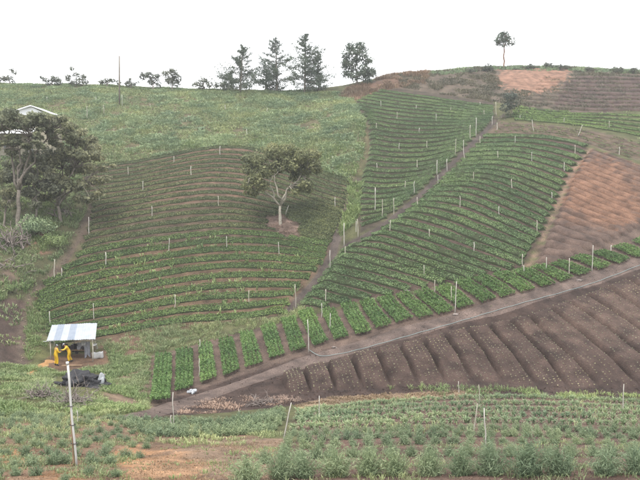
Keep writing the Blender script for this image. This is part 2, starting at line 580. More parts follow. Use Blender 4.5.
plain_mat('black_plastic', (0.010, 0.010, 0.012), (0.03, 0.03, 0.034), 3, 0.55, 0.2, 0.0, 0.9, 0.12)
plain_mat('scrap_grey', (0.220, 0.235, 0.255), (0.360, 0.375, 0.400), 4, 0.45, 0.4)
plain_mat('cloth_grey', (0.26, 0.27, 0.31), (0.40, 0.41, 0.46), 5, 0.95, 0.1)
plain_mat('cloth_white', (0.360, 0.360, 0.360), (0.480, 0.480, 0.480), 5, 0.9, 0.1)
plain_mat('cloth_dark', (0.03, 0.028, 0.035), (0.075, 0.06, 0.07), 5, 0.95, 0.1)
plain_mat('hose', (0.150, 0.210, 0.210), (0.240, 0.300, 0.295), 4, 0.5, 0.4)
plain_mat('plank', (0.200, 0.135, 0.085), (0.300, 0.210, 0.135), 4, 0.85, 0.2)
plain_mat('sand', (0.260, 0.145, 0.065), (0.360, 0.210, 0.100), 3, 0.95, 0.1)

# ------------------------------------------------------------------ field outlines in the photograph
POLY = {
    'A': [(78, 166), (120, 163.5), (150, 158.5), (180, 152.5), (200, 149), (220, 146.3), (245, 147), (270, 152), (300, 162), (322, 171), (350, 179.5), (350, 186),
          (344, 214), (330, 248), (323, 266), (300, 288), (287, 311), (287, 315), (230, 324), (180, 327), (131, 333), (100, 340), (50, 345), (45, 326), (34, 306), (38, 290), (62, 270), (77, 255), (89, 222), (90, 205), (78, 200)],
    'B': [(356, 102), (377, 91.5), (400, 89), (440, 94), (470, 99), (494, 102), (494, 118), (474, 137), (439, 172), (413, 196), (391, 214), (370, 229), (358, 234),
          (359, 226), (361, 185), (370, 150), (369, 125)],
    'C': [(484, 136), (510, 135), (542, 136), (577, 141), (588, 147), (584, 155), (568, 176), (557, 200), (546, 226), (532, 252), (522, 268), (505, 273), (470, 281),
          (425, 288), (405, 293), (390, 297), (372, 300), (355, 303), (332, 308), (312, 308), (297, 305), (303, 299), (327, 269), (341, 252), (365, 240), (395, 221), (418, 203), (442, 180), (470, 152)],
    'D': [(497, 121), (540, 124), (590, 130), (650, 145), (650, 163), (610, 152), (592, 146), (577, 140), (542, 135), (510, 134), (486, 135)],
    'E': [(518, 107), (550, 109), (576, 114), (650, 110), (650, 142), (590, 128), (540, 122), (503, 119)],
    'F': [(545, 77), (600, 75), (650, 77), (650, 110), (576, 112), (548, 107), (520, 104), (530, 92)],
    'G': [(592, 149), (615, 156), (668, 174), (668, 215), (640, 229), (620, 240), (556, 264), (531, 270), (540, 252), (549, 232), (560, 207), (569, 185), (581, 164)],
    'K': [(262, 485), (275, 462), (296, 440), (300, 412), (350, 406), (430, 399), (520, 397), (660, 402), (680, 490)],
}
ZONES = [  # polygon, ground's own colour, outline wobble in px
    ([(-80, 95), (370, 95), (372, 150), (352, 180), (322, 172), (270, 153), (220, 146), (180, 153), (120, 164), (-80, 170)], (0.115, 0.105, 0.062), 2),
    ([(335, 97), (400, 70), (520, 60), (760, 60), (760, 115), (560, 115), (500, 102), (440, 95), (400, 89), (356, 101)], (0.108, 0.088, 0.070), 2),
    ([(340, 96), (352, 88), (375, 82), (400, 74), (430, 74), (410, 86), (380, 91), (356, 101)], (0.150, 0.095, 0.070), 2),
    ([(492, 78), (505, 70), (540, 66), (572, 70), (566, 82), (545, 92), (520, 93), (500, 86)], (0.250, 0.150, 0.110), 7),
    ([(575, 76), (760, 76), (760, 112), (590, 110), (555, 106), (560, 90)], (0.092, 0.066, 0.060), 3),
    (POLY['A'], (0.105, 0.080, 0.060), 0.5),
    ([(60, 262), (200, 240), (330, 250), (287, 315), (100, 340), (34, 306)], (0.125, 0.088, 0.060), 4),
    ([(160, 152), (245, 148), (245, 200), (150, 205)], (0.145, 0.100, 0.076), 5),
    (POLY['B'], (0.070, 0.058, 0.046), 0.5),
    (POLY['C'], (0.080, 0.058, 0.048), 0.5),
    (POLY['D'], (0.115, 0.090, 0.068), 1),
    (POLY['E'], (0.090, 0.100, 0.050), 1),
    (POLY['G'], (0.112, 0.080, 0.068), 0.5),
    ([(592, 150), (640, 168), (668, 185), (668, 200), (640, 222), (600, 232), (560, 218), (566, 186)], (0.135, 0.086, 0.066), 10),
    ([(585, 158), (612, 164), (640, 190), (636, 222), (600, 222), (578, 214), (560, 205), (570, 184)], (0.185, 0.108, 0.076), 12),
    ([(150, 357), (270, 325), (410, 293), (530, 268), (640, 228), (700, 205), (700, 245), (640, 262), (480, 309), (360, 342), (170, 410), (145, 408)], (0.125, 0.092, 0.078), 1),
    ([(120, 420), (170, 400), (300, 357), (440, 320), (560, 288), (700, 240), (830, 200), (860, 400), (640, 398), (430, 396), (330, 402), (230, 412)], (0.060, 0.042, 0.037), 1.5),
    ([(520, 330), (640, 280), (720, 260), (720, 330), (600, 345)], (0.080, 0.056, 0.048), 8),
    ([(300, 404), (330, 397), (420, 392), (480, 390), (480, 395), (420, 399), (330, 406), (300, 413)], (0.230, 0.170, 0.120), 1.5),
    (POLY['K'], (0.125, 0.084, 0.070), 1),
    ([(-60, 418), (110, 416), (280, 440), (150, 485), (-60, 485)], (0.185, 0.125, 0.088), 3),
    ([(190, 440), (285, 438), (290, 450), (262, 490), (120, 490), (140, 470)], (0.215, 0.155, 0.115), 3),
    ([(-10, 455), (20, 448), (45, 458), (20, 466)], (0.32, 0.19, 0.11), 6),
    ([(110, 452), (140, 446), (150, 458), (126, 470), (112, 466)], (0.36, 0.21, 0.12), 6),
    ([(40, 470), (75, 466), (90, 482), (44, 486)], (0.30, 0.18, 0.105), 6),
    ([(130, 464), (180, 450), (210, 470), (190, 490), (120, 490)], (0.32, 0.20, 0.125), 6),
    ([(-60, 345), (150, 345), (150, 416), (-60, 418)], (0.105, 0.110, 0.050), 3),
    ([(-40, 300), (24, 298), (28, 330), (27, 364), (-40, 372)], (0.082, 0.060, 0.052), 2),
    ([(46, 356), (108, 352), (112, 364), (60, 372), (44, 370)], (0.150, 0.098, 0.068), 1.5),
    ([(104, 338), (150, 334), (150, 352), (118, 356), (100, 352)], (0.150, 0.100, 0.072), 3),
    ([(112, 372), (150, 366), (152, 408), (118, 412), (108, 395)], (0.180, 0.135, 0.098), 3),
    ([(-60, 170), (80, 170), (88, 222), (62, 268), (30, 298), (-60, 300)], (0.080, 0.082, 0.046), 3),
    ([(24, 232), (45, 230), (48, 252), (28, 258)], (0.175, 0.110, 0.080), 2),
    ([(4, 258), (24, 262), (26, 285), (5, 282)], (0.150, 0.115, 0.090), 2),
    ([(262, 215), (282, 213), (300, 224), (298, 237), (284, 234), (264, 226)], (0.190, 0.140, 0.118), 4),
]
LINES = [  # polyline, half-width px, colour
    (GULLY[3:], 5.0, (0.110, 0.088, 0.080)),
    (LANE, 3.0, (0.085, 0.070, 0.064)),
    (TRACK_L, 4.0, (0.125, 0.098, 0.080)),
    (BROWN_EDGE, 1.6, (0.220, 0.155, 0.120)),
]


def ground_colour(P):
    u, v = pix(P)
    x, y = P[..., 0], P[..., 1]
    ju = vnoise(x / 0.8, y / 0.8, 21) + 0.6 * vnoise(x / 0.3, y / 0.3, 22)
    jv = vnoise(x / 0.8, y / 0.8, 23) + 0.6 * vnoise(x / 0.3, y / 0.3, 24)
    c = np.empty(P.shape); c[:] = (0.095, 0.100, 0.050)
    ok = (y > 8) & (y < 158)
    for poly, col, wob in ZONES:
        m = inside(u + 2 * wob * ju, v + 1.2 * wob * jv, poly) & ok
        c[m] = col
    for line, hw, col in LINES:
        d = polydist(u + ju * 1.5, v + jv * 1.5, line)
        k = np.clip(1.4 - d / hw, 0, 1)[..., None] * ok[..., None]
        c = c * (1 - k) + np.array(col) * k
    return c * 0.70


TP = np.stack([GX, GY, GZ], -1)
nx, ny = len(XS), len(YS)
idx = np.arange(nx * ny).reshape(ny, nx)
TF = np.stack([idx[:-1, :-1], idx[:-1, 1:], idx[1:, 1:], idx[1:, :-1]], -1).reshape(-1, 4)
terrain = mk('terrain', TP.reshape(-1, 3), TF, 'soil', attr=ground_colour(TP).reshape(-1, 3), smooth=True)
tag(terrain, 'hillside of fields, soil and grass rising from the valley', 'hillside', kind='structure')


def ribbon(name, line, half_m, col, label, lift=0.035, n=90, kind='structure'):
    P = catmull(line, n)
    W = ground(P[:, 0], P[:, 1]); W = W[~np.isnan(W[:, 0])]
    d = np.r_[0, np.cumsum(np.linalg.norm(np.diff(W[:, :2], axis=0), axis=1))]
    s = np.arange(0, d[-1], 0.3)
    x = np.interp(s, d, W[:, 0]); y = np.interp(s, d, W[:, 1])
    x = np.convolve(np.pad(x, 4, 'edge'), np.ones(9) / 9, 'valid'); y = np.convolve(np.pad(y, 4, 'edge'), np.ones(9) / 9, 'valid')
    t = np.stack([np.gradient(x), np.gradient(y)], -1); t /= np.linalg.norm(t, axis=1)[:, None]
    nrm = np.stack([-t[:, 1], t[:, 0]], -1)
    k = 9
    o = np.linspace(-1, 1, k)
    wv = half_m * (1 + 0.35 * vnoise(s / 1.7, s * 0, 41))
    xx = x[:, None] + nrm[:, :1] * o * wv[:, None]; yy = y[:, None] + nrm[:, 1:] * o * wv[:, None]
    edge = np.where(np.abs(o) > 0.99, -0.06, lift)
    zz = H(xx, yy) + edge[None] + 0.03 * vnoise(xx / 0.35, yy / 0.35, 42)
    V = np.stack([xx, yy, zz], -1)
    ids = np.arange(V.shape[0] * k).reshape(-1, k)
    F = np.stack([ids[:-1, :-1], ids[1:, :-1], ids[1:, 1:], ids[:-1, 1:]], -1).reshape(-1, 4)
    c = np.array(col)[None, None] * (1 + 0.35 * vnoise(xx / 1.1, yy / 1.1, 43)[..., None])
    ob = mk(name, V.reshape(-1, 3), F, 'soil', attr=c.reshape(-1, 3), smooth=True)
    return tag(ob, label, 'path', kind=kind)


TRACK = [(118, 421), (150, 414), (200, 398), (250, 381), (300, 364), (350, 349), (400, 334), (450, 320), (500, 306), (560, 288), (610, 273), (650, 258), (700, 240)]
ribbon('dirt_track', TRACK, 0.95, (0.096, 0.074, 0.067), 'brown dirt track climbing between the green beds and the dotted seedling beds')
ribbon('gully_path', GULLY[4:], 0.50, (0.070, 0.058, 0.053), 'dark eroded footpath down the gully between the tree field and the steep field')
ribbon('lane_path', LANE, 0.34, (0.060, 0.050, 0.046), 'narrow dark footpath running diagonally between two terraced fields')

# ------------------------------------------------------------------ crop rows


def family(guides, counts, n=70):
    S = [catmull(g, n) for g in guides]
    x = np.r_[0, np.cumsum(counts)].astype(float)
    rows = hermite(x, np.stack(S), np.arange(0, x[-1] + 0.5))
    return rows


def world_rows(rows, poly, min_len=1.2):
    """project, clip and resample; returns a list of runs (row index, N x 3)"""
    res = []
    W = ground(rows[..., 0].ravel(), rows[..., 1].ravel()).reshape(rows.shape[0], rows.shape[1], 3)
    for k in range(len(rows)):
        w_ = W[k]
        ok = ~np.isnan(w_[:, 0])
        w_ = w_[ok]
        if len(w_) < 3:
            continue
        d = np.r_[0, np.cumsum(np.linalg.norm(np.diff(w_[:, :2], axis=0), axis=1))]
        s = np.arange(0, d[-1], 0.25)
        x = np.interp(s, d, w_[:, 0]); y = np.interp(s, d, w_[:, 1])
        if len(x) > 24:
            ker = np.ones(13) / 13
            x = np.convolve(np.pad(x, 6, 'reflect', reflect_type='odd'), ker, 'valid'); y = np.convolve(np.pad(y, 6, 'reflect', reflect_type='odd'), ker, 'valid')
        P = np.stack([x, y, H(x, y)], -1)
        u, v = pix(P)
        ins = inside(u, v, poly)
        i = 0
        runs = []
        while i < len(ins):
            if ins[i]:
                j = i
                while j < len(ins) and ins[j]:
                    j += 1
                runs.append(P[i:j]); i = j
            else:
                i += 1
        if not runs:
            continue
        r = max(runs, key=len)
        if len(r) * 0.25 >= min_len:
            res.append((k, r))
    return res


def spacing(res):
    out = []
    for i, (k, r) in enumerate(res):
        ds = []
        for j in (i - 1, i + 1):
            if 0 <= j < len(res):
                q = res[j][1]
                a = r[::6]
                dd = np.sqrt(((a[:, None, :] - q[None, ::2]) ** 2).sum(-1)).min(1)
                ds.append(np.median(dd) / max(1, abs(res[j][0] - k)))
        out.append(min(ds) if ds else 1.2)
    return out


def frame2(r):
    t = np.stack([np.gradient(r[:, 0]), np.gradient(r[:, 1])], -1)
    t /= np.linalg.norm(t, axis=1)[:, None] + 1e-9
    return np.stack([-t[:, 1], t[:, 0]], -1)


def strip(r, prof, wdt, seed, jit=0.05, lumpy=1.0):
    """extrude a profile [(s, h)] along a run lying on the terrain"""
    nrm = frame2(r)
    s = np.array([p[0] for p in prof]); h = np.array([p[1] for p in prof])
    L = np.arange(len(r)) * 0.25
    wv = wdt * (1 + 0.22 * min(1.0, lumpy * 2) * vnoise(L / 1.3, L * 0 + seed, seed % 17))
    xx = r[:, :1] + nrm[:, :1] * s * wv[:, None]; yy = r[:, 1:2] + nrm[:, 1:] * s * wv[:, None]
    hh = h[None] * (1 + lumpy * (0.30 * vnoise(L / 0.5, L * 0 + seed, 3)[:, None] + 0.3 * vnoise(L / 2.3, L * 0 + seed, 9)[:, None]))
    hh = np.where(h[None] < 0, h[None], hh)
    end = np.clip(np.minimum(np.arange(len(r)), np.arange(len(r))[::-1]) / 2.0, 0, 1)[:, None]
    hh = np.where(h[None] > 0, hh * end - 0.04 * (1 - end), hh)
    zz = H(xx, yy) + hh + jit * vnoise(xx / 0.3, yy / 0.3, 11) * (h[None] > 0)
    V = np.stack([xx, yy, zz], -1)
    k = len(s)
    ids = np.arange(len(r) * k).reshape(-1, k)
    F = np.stack([ids[:-1, :-1], ids[1:, :-1], ids[1:, 1:], ids[:-1, 1:]], -1).reshape(-1, 4)
    return V.reshape(-1, 3), F


BEDP = [(-0.56, -0.05), (-0.47, 0.09), (-0.36, 0.19), (0.0, 0.21), (0.36, 0.19), (0.47, 0.09), (0.56, -0.05)]


RIDGEP = [(-0.50, -0.10), (-0.46, 0.16), (-0.38, 0.30), (-0.15, 0.38), (0.15, 0.38), (0.38, 0.30), (0.46, 0.16), (0.50, -0.10)]


def foliage(r, wdt, hgt, dens, size, rng, patchy=0.0, base=0.15, seed=0):
    L = (len(r) - 1) * 0.25
    n = int(L * dens)
    t = rng.random(n) * (len(r) - 1.001)
    if patchy:
        keep = vnoise(t * 0.25 / 0.45, t * 0 + seed * 3.1, 13) + 0.6 * vnoise(t * 0.25 / 2.5, t * 0 + seed * 1.7, 14) > patchy - 0.5
        t = t[keep]; n = len(t)
    i = t.astype(int); f = (t - i)[:, None]
    P = r[i] * (1 - f) + r[i + 1] * f
    nr = frame2(r); nrm = nr[i]
    s = rng.uniform(-0.5, 0.5, n)
    s = np.sign(s) * np.abs(s * 2) ** 0.85 / 2 * 0.90
    dome = np.clip(1 - np.abs(2 * s) ** 4 * 0.85, 0, 1)
    lump = 1 + 0.5 * vnoise(t * 0.25 / 0.5, s * 2 + seed * 7, 15) + 0.35 * vnoise(t * 0.25 / 2.2, s * 0 + seed, 16)
    x = P[:, 0] + nrm[:, 0] * s * wdt; y = P[:, 1] + nrm[:, 1] * s * wdt
    z = H(x, y) + base + hgt * dome * lump * rng.uniform(0.62, 1.0, n)
    N = np.stack([nrm[:, 0] * s * 1.6, nrm[:, 1] * s * 1.6, np.full(n, 0.9)], -1)
    sz = size * rng.uniform(0.6, 1.35, n)
    return leaves(np.stack([x, y, z], -1), N, sz, sz * 0.55, rng, 0.55)


LITTER = [(263, 215), (272, 216), (281, 213), (290, 220), (300, 223), (297, 230), (301, 238), (291, 234), (285, 238), (276, 230), (264, 227), (268, 221)]


def plant_field(guides, counts, poly, name, mat, hgt, dens, size, fill, labelf, group, patchy=None, cat='crop row', soil_k=1.0, bedh=1.0, hole=None):
    res = world_rows(family(guides, counts), poly)
    sp = spacing(res)
    N = len(res)
    for q, ((k, r), s) in enumerate(zip(res, sp)):
        rng = np.random.default_rng(1000 + q * 13 + len(group) * 7)
        r = r.copy()
        L = np.arange(len(r)) * 0.25
        nr = frame2(r)
        j = 0.10 * s * (vnoise(L / 3.0, L * 0 + q * 2.3, 31))
        r[:, :2] += nr * j[:, None]; r[:, 2] = H(r[:, 0], r[:, 1])
        wdt = float(np.clip(s, 0.6, 2.2)) * fill
        V, F = strip(r, RIDGEP if bedh > 2 else [(a, b * bedh * 0.6) for a, b in BEDP], wdt * 1.12, q, lumpy=0.12 if bedh > 2 else 1.0)
        fr = q / max(1, N - 1)
        o = mk(name, V, F, 'soil', attr=ground_colour(V) * soil_k, smooth=True)
        m_ = mat(fr) if callable(mat) else mat
        h_ = hgt(fr) if callable(hgt) else hgt
        d_ = dens(fr) if callable(dens) else dens
        p_ = (patchy(fr) if callable(patchy) else patchy) or 0.0
        tag(o, labelf(N - 1 - q, N), cat, group)
        if d_ > 0:
            parts = [foliage(r, wdt, h_, d_ * wdt, size, rng, p_, 0.12 * bedh, q)]
            hk = 0.7 if 'tree' in group else 1.0
            if d_ > 110 and p_ < 0.2:                                           # inner hull of stems and lower leaves, under-leaf shade painted into its colour
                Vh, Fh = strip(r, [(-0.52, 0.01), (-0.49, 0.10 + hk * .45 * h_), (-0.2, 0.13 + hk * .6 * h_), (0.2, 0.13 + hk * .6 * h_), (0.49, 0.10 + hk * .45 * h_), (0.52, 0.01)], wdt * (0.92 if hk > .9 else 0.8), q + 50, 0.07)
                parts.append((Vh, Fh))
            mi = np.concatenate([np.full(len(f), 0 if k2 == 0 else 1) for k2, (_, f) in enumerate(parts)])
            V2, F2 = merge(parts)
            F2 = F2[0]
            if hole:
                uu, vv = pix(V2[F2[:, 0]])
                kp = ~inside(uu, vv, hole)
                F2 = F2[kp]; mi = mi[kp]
            c = mk('foliage', V2, F2, [m_, 'crop_inner_shade'], o, mi=mi)
            tag(c, kind='stuff')
    return res


A_G = [[(72, 168), (120, 164.5), (150, 160), (180, 154), (200, 150.5), (220, 148), (245, 149), (270, 154), (300, 164), (322, 173), (352, 183)],
       [(72, 209), (100, 204), (130, 199), (180, 190), (217, 187), (245, 190), (292, 202), (335, 215), (350, 220)],
       [(62, 261), (105, 249), (140, 243), (180, 238), (217, 234), (250, 234), (290, 238), (332, 247)],
       [(24, 312), (57, 296), (95, 287), (132, 281), (180, 272), (230, 267), (280, 268), (325, 272)],
       [(36, 347), (95, 336), (120, 332), (145, 328), (180, 322), (230, 319), (294, 311)]]


plant_field(A_G, [8, 7, 4, 5], POLY['A'], 'crop_row', lambda f: 'crop_sparse' if f < 0.62 else 'crop_lush',
            lambda f: 0.20 + 0.12 * f, lambda f: 190 + 90 * f, 0.12, 0.60,
            lambda i, n: 'uppermost crop row of the tree field, under the weedy slope' if i == n - 1 else '%s row up from the shed in the tree field, green crop on brown soil' % ORD[i],
            'crop rows of the field around the lone tree', patchy=None, hole=LITTER)

B_G = [[(346, 87), (377, 91), (420, 97), (460, 103), (500, 109)],
       [(352, 104), (402, 112), (440, 115), (478, 117.5), (502, 118)],
       [(361, 147), (402, 152), (428, 151), (465, 142), (484, 135)],
       [(354, 180), (390, 183), (415, 180), (446, 169)],
       [(352, 229), (362, 226), (375, 222), (399, 211)]]
plant_field(B_G, [5, 9, 6, 8], POLY['B'], 'crop_row', 'crop_mid', 0.24, 300, 0.12, 0.60,
            lambda i, n: '%s row up from the gully in the steep narrow field right of the gully' % ORD[i],
            'crop rows of the steep narrow field')

C_G = [[(474, 138), (510, 136.5), (542, 138), (577, 144), (598, 151)],
       [(446, 169), (470, 164.5), (497, 164), (522, 169), (550, 179), (574, 189)],
       [(408, 203), (430, 196), (445, 195), (470, 199), (500, 211), (525, 222), (552, 236)],
       [(358, 239), (385, 234), (402, 239), (427, 247), (450, 256), (480, 266), (510, 277)],
       [(326, 264), (350, 266), (370, 270), (402, 279), (440, 291)],
       [(294, 302.5), (312, 304), (336, 310)]]
plant_field(C_G, [6, 7, 7, 5, 5], POLY['C'], 'crop_row', lambda f: 'crop_mid' if f < 0.3 else 'crop_dense', lambda f: 0.27 + 0.03 * f, 300, 0.13, 0.67,
            lambda i, n: '%s row up from the short green beds in the wide curving field' % ORD[i],
            'crop rows of the wide curving field')

D_G = [[(486, 125), (530, 125), (580, 131), (652, 148)], [(480, 134), (530, 133), (575, 138.5), (600, 147), (655, 166)]]
plant_field(D_G, [4], POLY['D'], 'crop_row', 'crop_sparse', 0.18, 100, 0.16, 0.6,
            lambda i, n: '%s row up in the sparse brownish strip above the wide curving field' % ORD[i], 'rows of the sparse brown strip', patchy=0.5)
E_G = [[(512, 107), (560, 112.5), (600, 112), (655, 112)], [(498, 119), (540, 121.5), (590, 127), (655, 139)]]
plant_field(E_G, [5], POLY['E'], 'crop_row', 'crop_lush', 0.24, 180, 0.16, 0.6,
            lambda i, n: '%s row up in the light green strip below the bare hilltop' % ORD[i], 'rows of the light green strip', patchy=0.1)
F_G = [[(535, 79), (590, 78), (655, 80)], [(515, 105), (550, 107), (590, 110), (655, 110)]]
plant_field(F_G, [8], POLY['F'], 'soil_ridge', 'heath', 0.2, 26, 0.22, 0.6,
            lambda i, n: '%s ploughed ridge up on the purple brown hilltop slope' % ORD[i], 'ploughed ridges below the hilltop', patchy=0.55, cat='soil ridge', bedh=2.2)
G_G = [[(586, 147), (615, 157), (640, 166), (672, 178)],
       [(564, 177), (597, 190), (620, 200), (640, 207), (672, 220)],
       [(546, 209), (575, 222), (600, 231), (632, 241)],
       [(522, 266), (545, 267), (566, 263)]]
plant_field(G_G, [8, 7, 7], POLY['G'], 'soil_ridge', 'heath', 0.2, 0, 0.2, 0.83,
            lambda i, n: '%s ridge up in the bare orange brown ploughed field' % ORD[i], 'ridges of the bare brown field', cat='soil ridge', bedh=2.2)

# ------------------------------------------------------------------ short green beds along the track
HB = [((156, 357), (171, 357), (151, 404), (169, 402)), ((177, 352), (192, 352), (176, 395), (192, 389)), ((199, 347), (211, 345), (201, 385), (216, 380)),
      ((219, 342), (232, 340), (224, 379), (239, 372)), ((240, 335), (252, 334), (246, 370), (262, 365)), ((261, 329), (274, 326), (270, 361), (284, 357)),
      ((281, 321), (294, 319), (291, 355), (305, 351)), ((298, 315), (312, 311), (314, 349), (327, 344)), ((321, 312), (334, 311), (335, 342), (348, 339)),
      ((341, 307), (355, 305), (356, 337), (371, 334)), ((360, 304), (373, 301), (377, 331), (391, 327)), ((377, 301), (391, 297), (397, 325), (412, 321)),
      ((396, 297), (408, 295), (419, 321), (433, 317)), ((414, 295), (427, 291), (439, 317), (453, 313)), ((434, 291), (449, 287), (459, 311), (474, 307)),
      ((454, 285), (468, 281), (482, 305), (496, 301)), ((473, 281), (487, 278), (502, 300), (516, 296)), ((493, 277), (507, 274), (522, 295), (535, 291)),
      ((512, 274), (526, 271), (542, 289), (555, 286)), ((531, 270), (544, 267), (561, 284), (573, 280)), ((550, 266), (563, 263), (580, 278), (591, 274)),
      ((571, 260), (584, 257), (599, 272), (611, 268)), ((592, 255), (604, 252), (619, 266), (630, 262)), ((612, 249), (625, 246), (638, 260), (649, 256)),
      ((632, 243), (644, 239), (657, 253), (668, 249))]


def bed(name, quad_px, soilh, label, cat, group, wob=0.05, n_l=None):
    q = ground([p[0] for p in quad_px], [p[1] for p in quad_px])
    a, b, c, d = q                      # top-left, top-right, bottom-left, bottom-right
    Lm = np.linalg.norm((c + d - a - b)[:2] / 2)
    nl = max(8, int(Lm / 0.3)); ns = 8
    s = np.linspace(0, 1, nl)[:, None, None]; t = np.linspace(0, 1, ns)[None, :, None]
    P = (a * (1 - t) + b * t) * (1 - s) + (c * (1 - t) + d * t) * s
    P[..., 0] += wob * vnoise(P[..., 1] / 0.9, P[..., 0] * .3, 51) * 2
    tt = np.abs(t[..., 0] * 2 - 1); ss = np.minimum(s[..., 0], 1 - s[..., 0]) * Lm
    h = soilh * np.clip((1 - tt) * 4.5, 0, 1) * np.clip(ss / 0.25, 0, 1) - 0.04
    P[..., 2] = H(P[..., 0], P[..., 1]) + h + 0.05 * vnoise(P[..., 0] / 0.25, P[..., 1] / 0.25, 52) * (h > 0)
    ids = np.arange(nl * ns).reshape(nl, ns)
    F = np.stack([ids[:-1, :-1], ids[:-1, 1:], ids[1:, 1:], ids[1:, :-1]], -1).reshape(-1, 4)
    return P, F, q, Lm


for i, qd in enumerate(HB):
    lab = '%s short green vegetable bed along the track, counted from the shed end' % ORD[i]
    P, F, q, Lm = bed('vegetable_bed', qd, 0.20, None, None, None)
    V = P.reshape(-1, 3)
    o = mk('vegetable_bed', V, F, 'soil', attr=ground_colour(V) * 0.85, smooth=True)
    tag(o, lab, 'vegetable bed', 'short green beds along the dirt track')
    rng = np.random.default_rng(300 + i)
    a, b, c, d = q
    wid = np.linalg.norm((b - a)[:2])
    n = int(Lm * max(wid, .8) * 520)
    lines = 4
    s = rng.random(n); ln = rng.integers(0, lines, n)
    t = (ln + 0.5 + rng.normal(0, 0.24, n)) / lines
    t = np.clip(-0.06 + 1.12 * t, -0.08, 1.08)
    s = np.clip(s * 1.02 - 0.01, 0, 1)
    X = ((a * (1 - t[:, None]) + b * t[:, None]) * (1 - s[:, None]) + (c * (1 - t[:, None]) + d * t[:, None]) * s[:, None])
    lump = 1 + 0.6 * vnoise(s * Lm / 0.35, ln * 5.1, 53) + 0.5 * vnoise(s * Lm / 1.3, t * 3 + i, 54)
    off = np.abs((t * lines) % 1 - 0.5) * 2
    X[:, 2] = H(X[:, 0], X[:, 1]) + 0.17 + 0.36 * lump * (1 - 0.45 * off) * rng.uniform(0.35, 1, n)
    N = np.stack([rng.normal(0, .4, n), rng.normal(0, .4, n), np.full(n, .8)], -1)
    sz = 0.15 * rng.uniform(0.6, 1.4, n)
    V2, F2 = leaves(X, N, sz, sz * 0.45, rng, 0.6)
    tag(mk('foliage', V2, F2, 'bed_green', o), kind='stuff')

# ------------------------------------------------------------------ dotted seedling beds
FUR = [[(280, 379), (288, 396)], [(301, 373), (312, 394)], [(325, 367), (337, 392)], [(349, 359), (364, 390)], [(374, 353), (392, 388)], [(397, 348), (420, 386)],
       [(420, 342), (447, 384)], [(441, 336), (475, 384)], [(463, 331), (482, 354), (505, 384)], [(485, 327), (512, 358), (540, 388)], [(505, 322), (530, 347), (571, 390)],
       [(524, 317), (552, 347), (605, 391)], [(544, 310), (580, 337), (615, 366), (646, 390)], [(562, 304), (600, 329), (640, 360), (675, 388)],
       [(580, 296), (640, 336), (705, 383)], [(599, 289), (640, 314), (735, 375)], [(620, 281), (640, 292), (760, 362)], [(643, 272), (790, 348)]]
for i in range(len(FUR) - 1):
    n = 46
    A_, B_ = catmull(FUR[i], n), catmull(FUR[i + 1], n)
    keep = slice(1, n - 1)
    wa = ground(A_[keep, 0], A_[keep, 1]); wb = ground(B_[keep, 0], B_[keep, 1])
    ok = ~(np.isnan(wa[:, 0]) | np.isnan(wb[:, 0]))
    wa, wb = wa[ok], wb[ok]
    Lm = np.linalg.norm((wa[-1] - wa[0])[:2])
    ns = 22
    t = np.linspace(0.02, 0.98, ns)[None, :, None]
    P = wa[:, None] * (1 - t) + wb[:, None] * t
    tt = np.abs(np.linspace(-1, 1, ns))[None]
    e = np.minimum(np.arange(len(wa)), np.arange(len(wa))[::-1])[:, None] / (len(wa) - 1) * Lm
    low = np.arange(len(wa))[::-1][:, None] / (len(wa) - 1) * Lm
    h = 0.80 * np.clip((1 - tt) * 4.2, 0, 1) ** 0.7 * np.clip(e / 0.5, 0, 1) ** 0.7 * np.clip(0.12 + low / min(3.0, 0.5 * Lm), 0, 1) - 0.05
    P[..., 2] = H(P[..., 0], P[..., 1]) + h + 0.07 * vnoise(P[..., 0] / 0.22, P[..., 1] / 0.22, 61) * (h > 0)
    V = P.reshape(-1, 3)
    ids = np.arange(len(wa) * ns).reshape(-1, ns)
    F = np.stack([ids[:-1, :-1], ids[:-1, 1:], ids[1:, 1:], ids[1:, :-1]], -1).reshape(-1, 4)
    o = mk('seedling_bed', V, F, 'soil', attr=ground_colour(V) * 1.25, smooth=True)
    tag(o, '%s dark soil bed dotted with seedlings, counted from the narrow left end' % ORD[i], 'seedling bed', 'dotted seedling beds below the dirt track')
    # seedlings set out in lines
    rng = np.random.default_rng(500 + i)
    pts = []
    for l in np.linspace(0.17, 0.83, 5):
        line = wa * (1 - l) + wb * l
        dd = np.r_[0, np.cumsum(np.linalg.norm(np.diff(line[:, :2], axis=0), axis=1))]
        s = np.arange(0.35, dd[-1] - 0.3, 0.30)
        s = s + rng.normal(0, 0.05, len(s))
        s = s[rng.random(len(s)) < 0.93]
        pts.append(np.stack([np.interp(s, dd, line[:, 0]), np.interp(s, dd, line[:, 1])], -1))
    pts = np.vstack(pts); pts += rng.normal(0, 0.025, pts.shape)
    k = 7
    B0 = np.repeat(pts, k, 0) + rng.normal(0, 0.02, (len(pts) * k, 2))
    bed_xy = P.reshape(-1, 3)
    near = np.array([((bed_xy[:, :2] - q_) ** 2).sum(1).argmin() for q_ in pts])
    base = np.column_stack([B0, np.repeat(bed_xy[near, 2], k) - 0.01])
    th = rng.random(len(base)) * 6.28
    V2, F2 = blades(base, np.stack([np.cos(th), np.sin(th), 0 * th], -1), rng.uniform(0.04, 0.10, len(base)), 0.034, rng.uniform(0.3, 1.0, len(base)), rng)
    tag(mk('seedlings', V2, F2, 'seedling', o), kind='stuff')

# ------------------------------------------------------------------ ground cover


